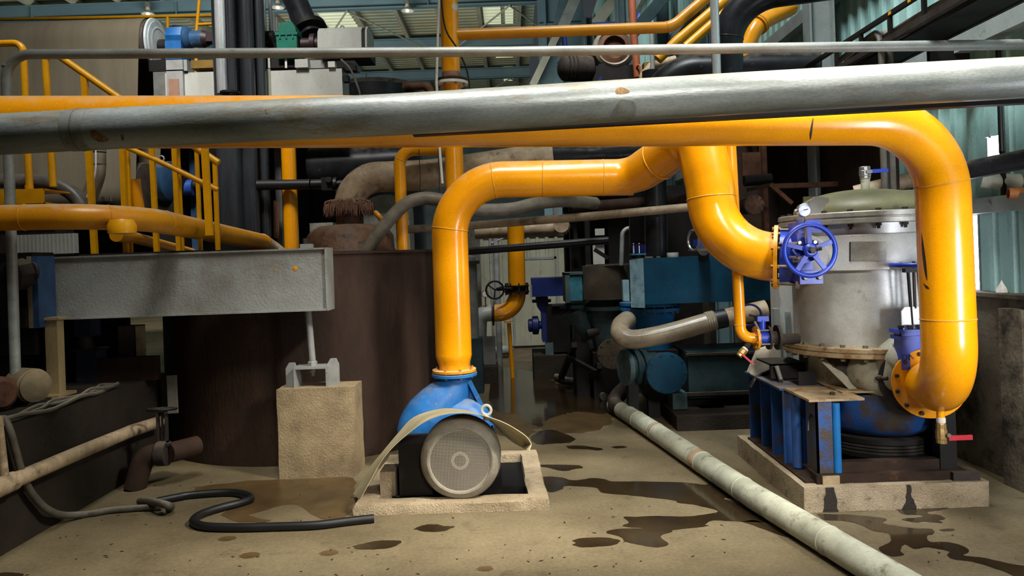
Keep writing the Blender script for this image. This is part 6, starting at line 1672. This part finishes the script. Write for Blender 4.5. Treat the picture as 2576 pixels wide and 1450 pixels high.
t.add('head', B().bb((W(188, 850, 5.9).x, 5.9, W(215, 848, 5.9).z), (W(228, 850, 5.9).x, 6.05, W(215, 803, 5.9).z)).bev(.02), 'dim_navy')
t = T('box_column', 'dim brown column with a pale edge under the grey beam, nearer the tank', 'column')
t.add('shaft', B().bb((W(297, 850, 6.0).x, 6.0, PLZ), (W(343, 850, 6.0).x, 6.15, 1.12)), 'concrete_dark')
t.add('pale_edge', B().bb((W(343, 850, 6.0).x, 5.99, PLZ), (W(361, 850, 6.0).x, 6.03, 1.12)), 'beige_dim')
one('channel_box', B().bb((W(244, 930, 5.9).x, 5.9, PLZ), (W(392, 930, 5.9).x, 5.98, W(320, 900, 5.9).z)), 'dark_rust', 'dark low steel box lying on the plinth between the columns', 'box')
one('pale_plate', B().bar(W(432, 945, 6.03), W(436, 1040, 6.03), .075, .02, (0, 1, 0)), 'concrete_grey', 'dim pale plate standing against the dark tank side', 'plate')
t = T('gate_valve', 'dark upright gate valve with a flat handwheel on a bent pipe beside the tank foot', 'valve')
g0 = W(410, 1120, 5.45)
t.add('handwheel', B().torus(W(408, 1030, 5.45), (0, .12, 1), .095, .010, 36, 8), 'black_steel')
t.add('yoke', B().bb((g0.x-.035, 5.43, g0.z-.0), (g0.x-.025, 5.47, W(408, 1032, 5.45).z)).bb((g0.x+.025, 5.43, g0.z), (g0.x+.035, 5.47, W(408, 1032, 5.45).z)).bb((g0.x-.035, 5.43, W(408, 1036, 5.45).z), (g0.x+.035, 5.47, W(408, 1032, 5.45).z)), 'dark_iron')
t.add('stem', B().cyl((g0.x, 5.45, g0.z-.05), (g0.x, 5.45, W(408, 1026, 5.45).z), .009, seg=10), 'dark_iron')
t.add('body', B().cyl((g0.x-.035, 5.45, g0.z-.06), (g0.x+.035, 5.45, g0.z-.06), .09, seg=32), 'dark_iron')
t.add('cross_bar', B().bb((g0.x-.05, 5.42, g0.z-.005), (g0.x+.05, 5.48, g0.z+.015)), 'dark_iron')
t = T('drain_pipe', 'dim bent drain pipe at the foot of the tank beside the plinth', 'pipe')
gp0 = Vector((g0.x, 5.45, g0.z-.06))
t.add('elbow', B().tube(fillet([gp0+Vector((-.04, 0, 0)), gp0+Vector((-.13, -.02, -.01)), Vector((gp0.x-.19, 5.40, .0))], [.1], 8), .075, 28), 'dark_rust')
t.add('stub', B().cyl(gp0+Vector((.038, 0, 0)), gp0+Vector((.16, .2, 0)), .072, seg=28), 'dark_rust')
# dark press machine at the edge
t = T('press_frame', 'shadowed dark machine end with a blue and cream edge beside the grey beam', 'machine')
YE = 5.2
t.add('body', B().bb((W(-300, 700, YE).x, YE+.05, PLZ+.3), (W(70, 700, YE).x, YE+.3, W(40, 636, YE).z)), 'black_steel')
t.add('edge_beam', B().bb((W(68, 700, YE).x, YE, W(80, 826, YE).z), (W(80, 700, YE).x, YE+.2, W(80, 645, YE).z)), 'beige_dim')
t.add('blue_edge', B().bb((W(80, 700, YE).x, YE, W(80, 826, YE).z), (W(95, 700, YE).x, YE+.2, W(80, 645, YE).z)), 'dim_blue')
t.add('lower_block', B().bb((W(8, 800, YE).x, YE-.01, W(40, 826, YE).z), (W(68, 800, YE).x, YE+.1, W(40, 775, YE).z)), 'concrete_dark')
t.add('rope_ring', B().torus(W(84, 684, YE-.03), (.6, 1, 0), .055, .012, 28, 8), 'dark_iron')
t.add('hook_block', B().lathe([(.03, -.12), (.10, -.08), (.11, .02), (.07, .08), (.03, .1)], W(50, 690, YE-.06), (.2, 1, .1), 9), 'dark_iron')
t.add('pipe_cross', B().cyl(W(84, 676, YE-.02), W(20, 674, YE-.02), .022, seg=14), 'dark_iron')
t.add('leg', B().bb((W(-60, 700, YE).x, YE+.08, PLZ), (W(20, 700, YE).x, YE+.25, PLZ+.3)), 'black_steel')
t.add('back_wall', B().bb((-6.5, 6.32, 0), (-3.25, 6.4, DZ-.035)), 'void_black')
# cables along the plinth edge
random.seed(21)
for k in range(4):
    base = [(-80, 1084, 4.15), (20, 1058, 4.42), (90, 1040, 4.66), (140, 1016, 4.82), (190, 998, 5.05), (240, 985, 5.25), (280, 972, 5.4), (335, 972, 5.55)]
    pts = []
    for i, (u, v, Y) in enumerate(base):
        p = W(u, v, Y); p.z = PLZ+.016+.02*((k+i) % 3 == 0)+.012*(k % 2)
        p.x = -2.96+.02*k-.06*(k == 3)+random.uniform(-.02, .02); p.y = Y
        pts.append(p)
    one('cable', B().tube(spline(pts, 6), .013, 8), 'rubber_grey', 'dusty cable twisted along the dark plinth edge, one of a bundle', 'cable', 'cables on the plinth edge')

# ================================================================ floor pipe, hoses, puddles
t = T('floor_pipe', 'long pale grey pipe lying slantwise across the floor towards the camera', 'pipe')
zc = .078
fpts = [W(1604, 952, 7.35), W(1552, 985, 7.4), G(1545, 1020, zc), G(1614, 1063, zc), G(1900, 1252, zc), G(2233, 1450, zc)]
fpts.append(fpts[-1]+(fpts[-1]-fpts[-2])*.55)
t.add('pipe_run', B().tube(fillet(fpts[2:], [0.0, 0, 0], 4), .076, 36), 'pipe_cream')
t.add('elbow', B().tube(fillet([fpts[0], W(1548, 1000, 7.45), fpts[2], fpts[2].lerp(fpts[3], .3)], [.12, .12], 8), .077, 28), 'dark_iron')
for u, v in ((1606, 1058), (1655, 1088), (1768, 1165), (1868, 1232), (2085, 1362)):
    c, ax = snap(fpts[2:], G(u, v, zc)); t.add('weld_seam', weld(c, ax, .076, .006), 'pipe_cream')
for u, v, w in ((1652, 1088, .03), (1762, 1160, .05)):
    c, ax = snap(fpts[2:], G(u, v, zc)); t.add('rust_band', B().lathe([(.0765, -w), (.0775, -w+.004), (.0775, w-.004), (.0765, w)], c, ax, 36, False), 'pipe_beige')
hr = .021
h1 = WL([(2, 1072, 4.22), (10, 1054, 4.24), (25, 1084, 4.24), (39, 1133, 4.27), (52, 1180, 4.31), (72, 1229, 4.38), (102, 1268, 4.48), (130, 1288, 4.56), (162, 1297, 4.70)])+[G(u, v, hr) for u, v in ((212, 1295), (240, 1291), (275, 1285), (350, 1279), (408, 1277))]
one('hose', B().tube(spline(h1, 8), hr, 16), 'rubber_grey', 'dusty grey hose hanging off the dark plinth and trailing onto the floor', 'hose')
hh = [G(352, 1262, hr), G(365, 1260, hr+.02), G(395, 1265, hr+.05), G(420, 1272, hr+.05), G(430, 1276, hr+.02), G(425, 1281, hr+.0)]
one('hose_end', B().tube(spline(hh, 8), .024, 16), 'rubber_grey', 'short curled hose end lying over the grey hose on the floor', 'hose')
h2 = [G(u, v, .025) for u, v in ((395, 1262), (440, 1253), (482, 1246), (565, 1240), (607, 1243), (631, 1254), (607, 1265), (552, 1279), (510, 1293), (489, 1306), (490, 1317), (524, 1326), (607, 1328), (683, 1326), (793, 1322), (876, 1312), (941, 1305))]
one('hose', B().tube(spline(h2, 8), .025, 18), 'rubber_black', 'thick black hose lying in an S bend on the floor in front of the pillar', 'hose')

def puddle(pts, crop, mat, label, z=.0022, jit=.010, name='puddle', grp=None):
    ox, oy = crop
    P_ = [G(ox+x/3.6257, oy+y/3.6257) for x, y in pts]
    P_ = P_+[P_[0]]
    sm = spline(P_, 5)[:-1]
    out = []
    for i, p in enumerate(sm):
        k = jit*min(2.0, p.y/5)
        out.append(Vector((p.x+random.uniform(-k, k), p.y+random.uniform(-k, k), .0003)))
    return one(name, B().prism(out, (0, 0, z)), mat, label, 'puddle', grp)
random.seed(4)
c5, c6, c7, c8, c3 = (0, 1050), (600, 1050), (1200, 1050), (1876, 1050), (1200, 700)
puddle([(1600, 1025), (1680, 990), (1800, 982), (1880, 997), (1970, 1000), (1930, 1020), (1850, 1045), (1700, 1045)], c6, 'wet', 'small oval puddle just in front of the concrete kerb', jit=.004)
puddle([(1045, 1180), (1150, 1155), (1280, 1130), (1470, 1130), (1470, 1155), (1400, 1190), (1290, 1205), (1150, 1210), (1070, 1205)], c6, 'wet', 'dark oval puddle in the open floor below the end of the black hose', jit=.004)
puddle([(-380, 640), (0, 590), (340, 572), (700, 560), (1040, 556), (1045, 700), (1010, 890), (760, 930), (520, 800), (250, 850), (100, 900), (300, 950), (0, 960), (-150, 880), (120, 780), (-60, 690), (-400, 720)], c6, 'wet_stain', 'broad brown damp patch between the concrete pillar and the kerb', z=.0012)
puddle([(455, 375), (540, 380), (570, 400), (550, 412), (490, 415)], c7, 'wet', 'tiny wet spot at the rear corner of the kerb', jit=.004)
puddle([(500, 440), (600, 438), (900, 440), (965, 465), (890, 475), (830, 490), (760, 490), (640, 462)], c7, 'wet', 'narrow wet streak beside the kerb, behind the largest puddle', jit=.004)
puddle([(560, 555), (650, 545), (780, 555), (880, 580), (1050, 560), (1170, 570), (1240, 590), (1500, 590), (1900, 600), (2080, 620), (2150, 600), (2330, 710), (2250, 745), (2330, 775), (2570, 880), (2640, 960), (2300, 950), (2150, 945), (2080, 985), (2110, 992), (2000, 1010), (1800, 1030), (1780, 1050), (1690, 1075), (1680, 1110), (1750, 1160), (1650, 1190), (1500, 1170), (1350, 1135), (1310, 1095), (1180, 1055), (1280, 1025), (1530, 1018), (1330, 998), (1390, 965), (1340, 915), (1450, 915), (1600, 905), (1900, 910), (2080, 890), (2200, 860), (2000, 805), (1830, 782), (1800, 762), (1600, 737), (1380, 715), (1150, 692), (1080, 645), (900, 632), (800, 632), (770, 662), (640, 682)], c7, 'wet', 'largest branching puddle spreading from the kerb to the floor pipe', jit=.003)
puddle([(870, 1130), (950, 1108), (1150, 1100), (1290, 1122), (1300, 1138), (1250, 1168), (1000, 1190), (870, 1170), (905, 1150)], c7, 'wet', 'oval puddle beside the tip of the largest branching puddle', jit=.004)
puddle([(-40, 955), (110, 950), (300, 1040), (450, 1105), (330, 1085), (150, 1020), (60, 985)], c8, 'wet', 'thin wet wedge along the underside of the floor pipe', jit=.003)
puddle([(650, 885), (830, 892), (1000, 897), (1270, 930), (1250, 970), (1400, 1000), (1550, 1020), (1700, 1025), (1710, 1070), (1660, 1085), (1680, 1140), (1850, 1145), (1980, 1180), (2040, 1230), (1990, 1265), (2180, 1290), (2400, 1340), (2640, 1390), (2640, 1520), (2500, 1480), (2390, 1425), (2200, 1360), (2050, 1320), (1900, 1300), (1840, 1265), (1860, 1230), (1750, 1205), (1640, 1190), (1540, 1205), (1450, 1165), (1410, 1220), (1440, 1260), (1340, 1275), (1250, 1240), (1215, 1195), (1310, 1150), (1325, 1100), (1290, 1060), (1170, 1040), (1020, 975), (870, 947), (720, 940)], c8, 'wet', 'jagged puddle running from the separator base towards the picture corner', jit=.003)
puddle([(1370, 845), (1500, 825), (1830, 828), (1780, 848), (1660, 868), (1680, 888), (1760, 895), (1820, 930), (1760, 945), (1790, 968), (1620, 955), (1560, 963), (1420, 935), (1600, 915), (1590, 895), (1450, 890)], c8, 'wet', 'small ragged puddle under the seep at the front of the separator base', jit=.003)
puddle([(1765, 1032), (1830, 1022), (1900, 1024), (1895, 1036), (1810, 1044)], c8, 'wet', 'tiny round hole of water between the jagged puddle and the picture side', jit=.001)
puddle([(-60, 1430), (60, 1420), (180, 1428), (215, 1442), (140, 1480), (-60, 1490)], c5, 'wet', 'wet patch cut off at the bottom corner below the plinth', jit=.004)
puddle([(100, 620), (560, 640), (900, 800), (1000, 1000), (1240, 1200), (1200, 1330), (1000, 1400), (700, 1420), (560, 1380), (430, 1450), (150, 1420), (100, 1300), (140, 1000)], c3, 'wet_stain', 'large damp darker stretch of the aisle floor around the reflecting water', z=.0012, jit=.03)
puddle([(140, 800), (420, 840), (600, 880), (720, 960), (900, 1010), (1040, 1060), (1180, 1110), (1225, 1180), (1130, 1240), (930, 1220), (760, 1250), (640, 1290), (560, 1360), (420, 1300), (380, 1240), (200, 1230), (130, 1120)], c3, 'wet', 'wide reflecting sheet of water along the dark aisle', jit=.02)
puddle([(560, 130), (700, 120), (850, 175), (900, 205), (830, 235), (700, 240), (560, 250), (490, 200)], c7, 'wet', 'ragged wet patch behind the curled tip of the cream sheet', jit=.008)
puddle([(810, 265), (950, 262), (1140, 290), (1100, 305), (1000, 295), (850, 290)], c7, 'wet', 'thin wet streak nearer the kerb than the ragged aisle patch', jit=.003)
puddle([(1220, 275), (1300, 265), (1370, 275), (1280, 287)], c7, 'wet', 'little oval wet spot between the aisle patch and the floor pipe', jit=.003)
for (u, v, r), lab in zip(((572, 1356, .05), (628, 1398, .055), (828, 1392, .05), (1220, 1432, .04)), ('faint round damp spot in the open floor below the S bend hose', 'faint damp spot nearer the camera than the S bend hose', 'faint slanted damp mark beside the dark oval puddle below the hose end', 'faint damp spot at the bottom edge before the kerb')):
    c = G(u, v)
    one('damp_spot', B().prism([Vector((c.x+r*(1+.2*math.sin(3*k))*math.cos(2*PI*k/18), c.y+r*.8*math.sin(2*PI*k/18), .0003)) for k in range(18)], (0, 0, .0007)), 'wet_stain', lab, 'stain')
for t in THINGS: t.finish()
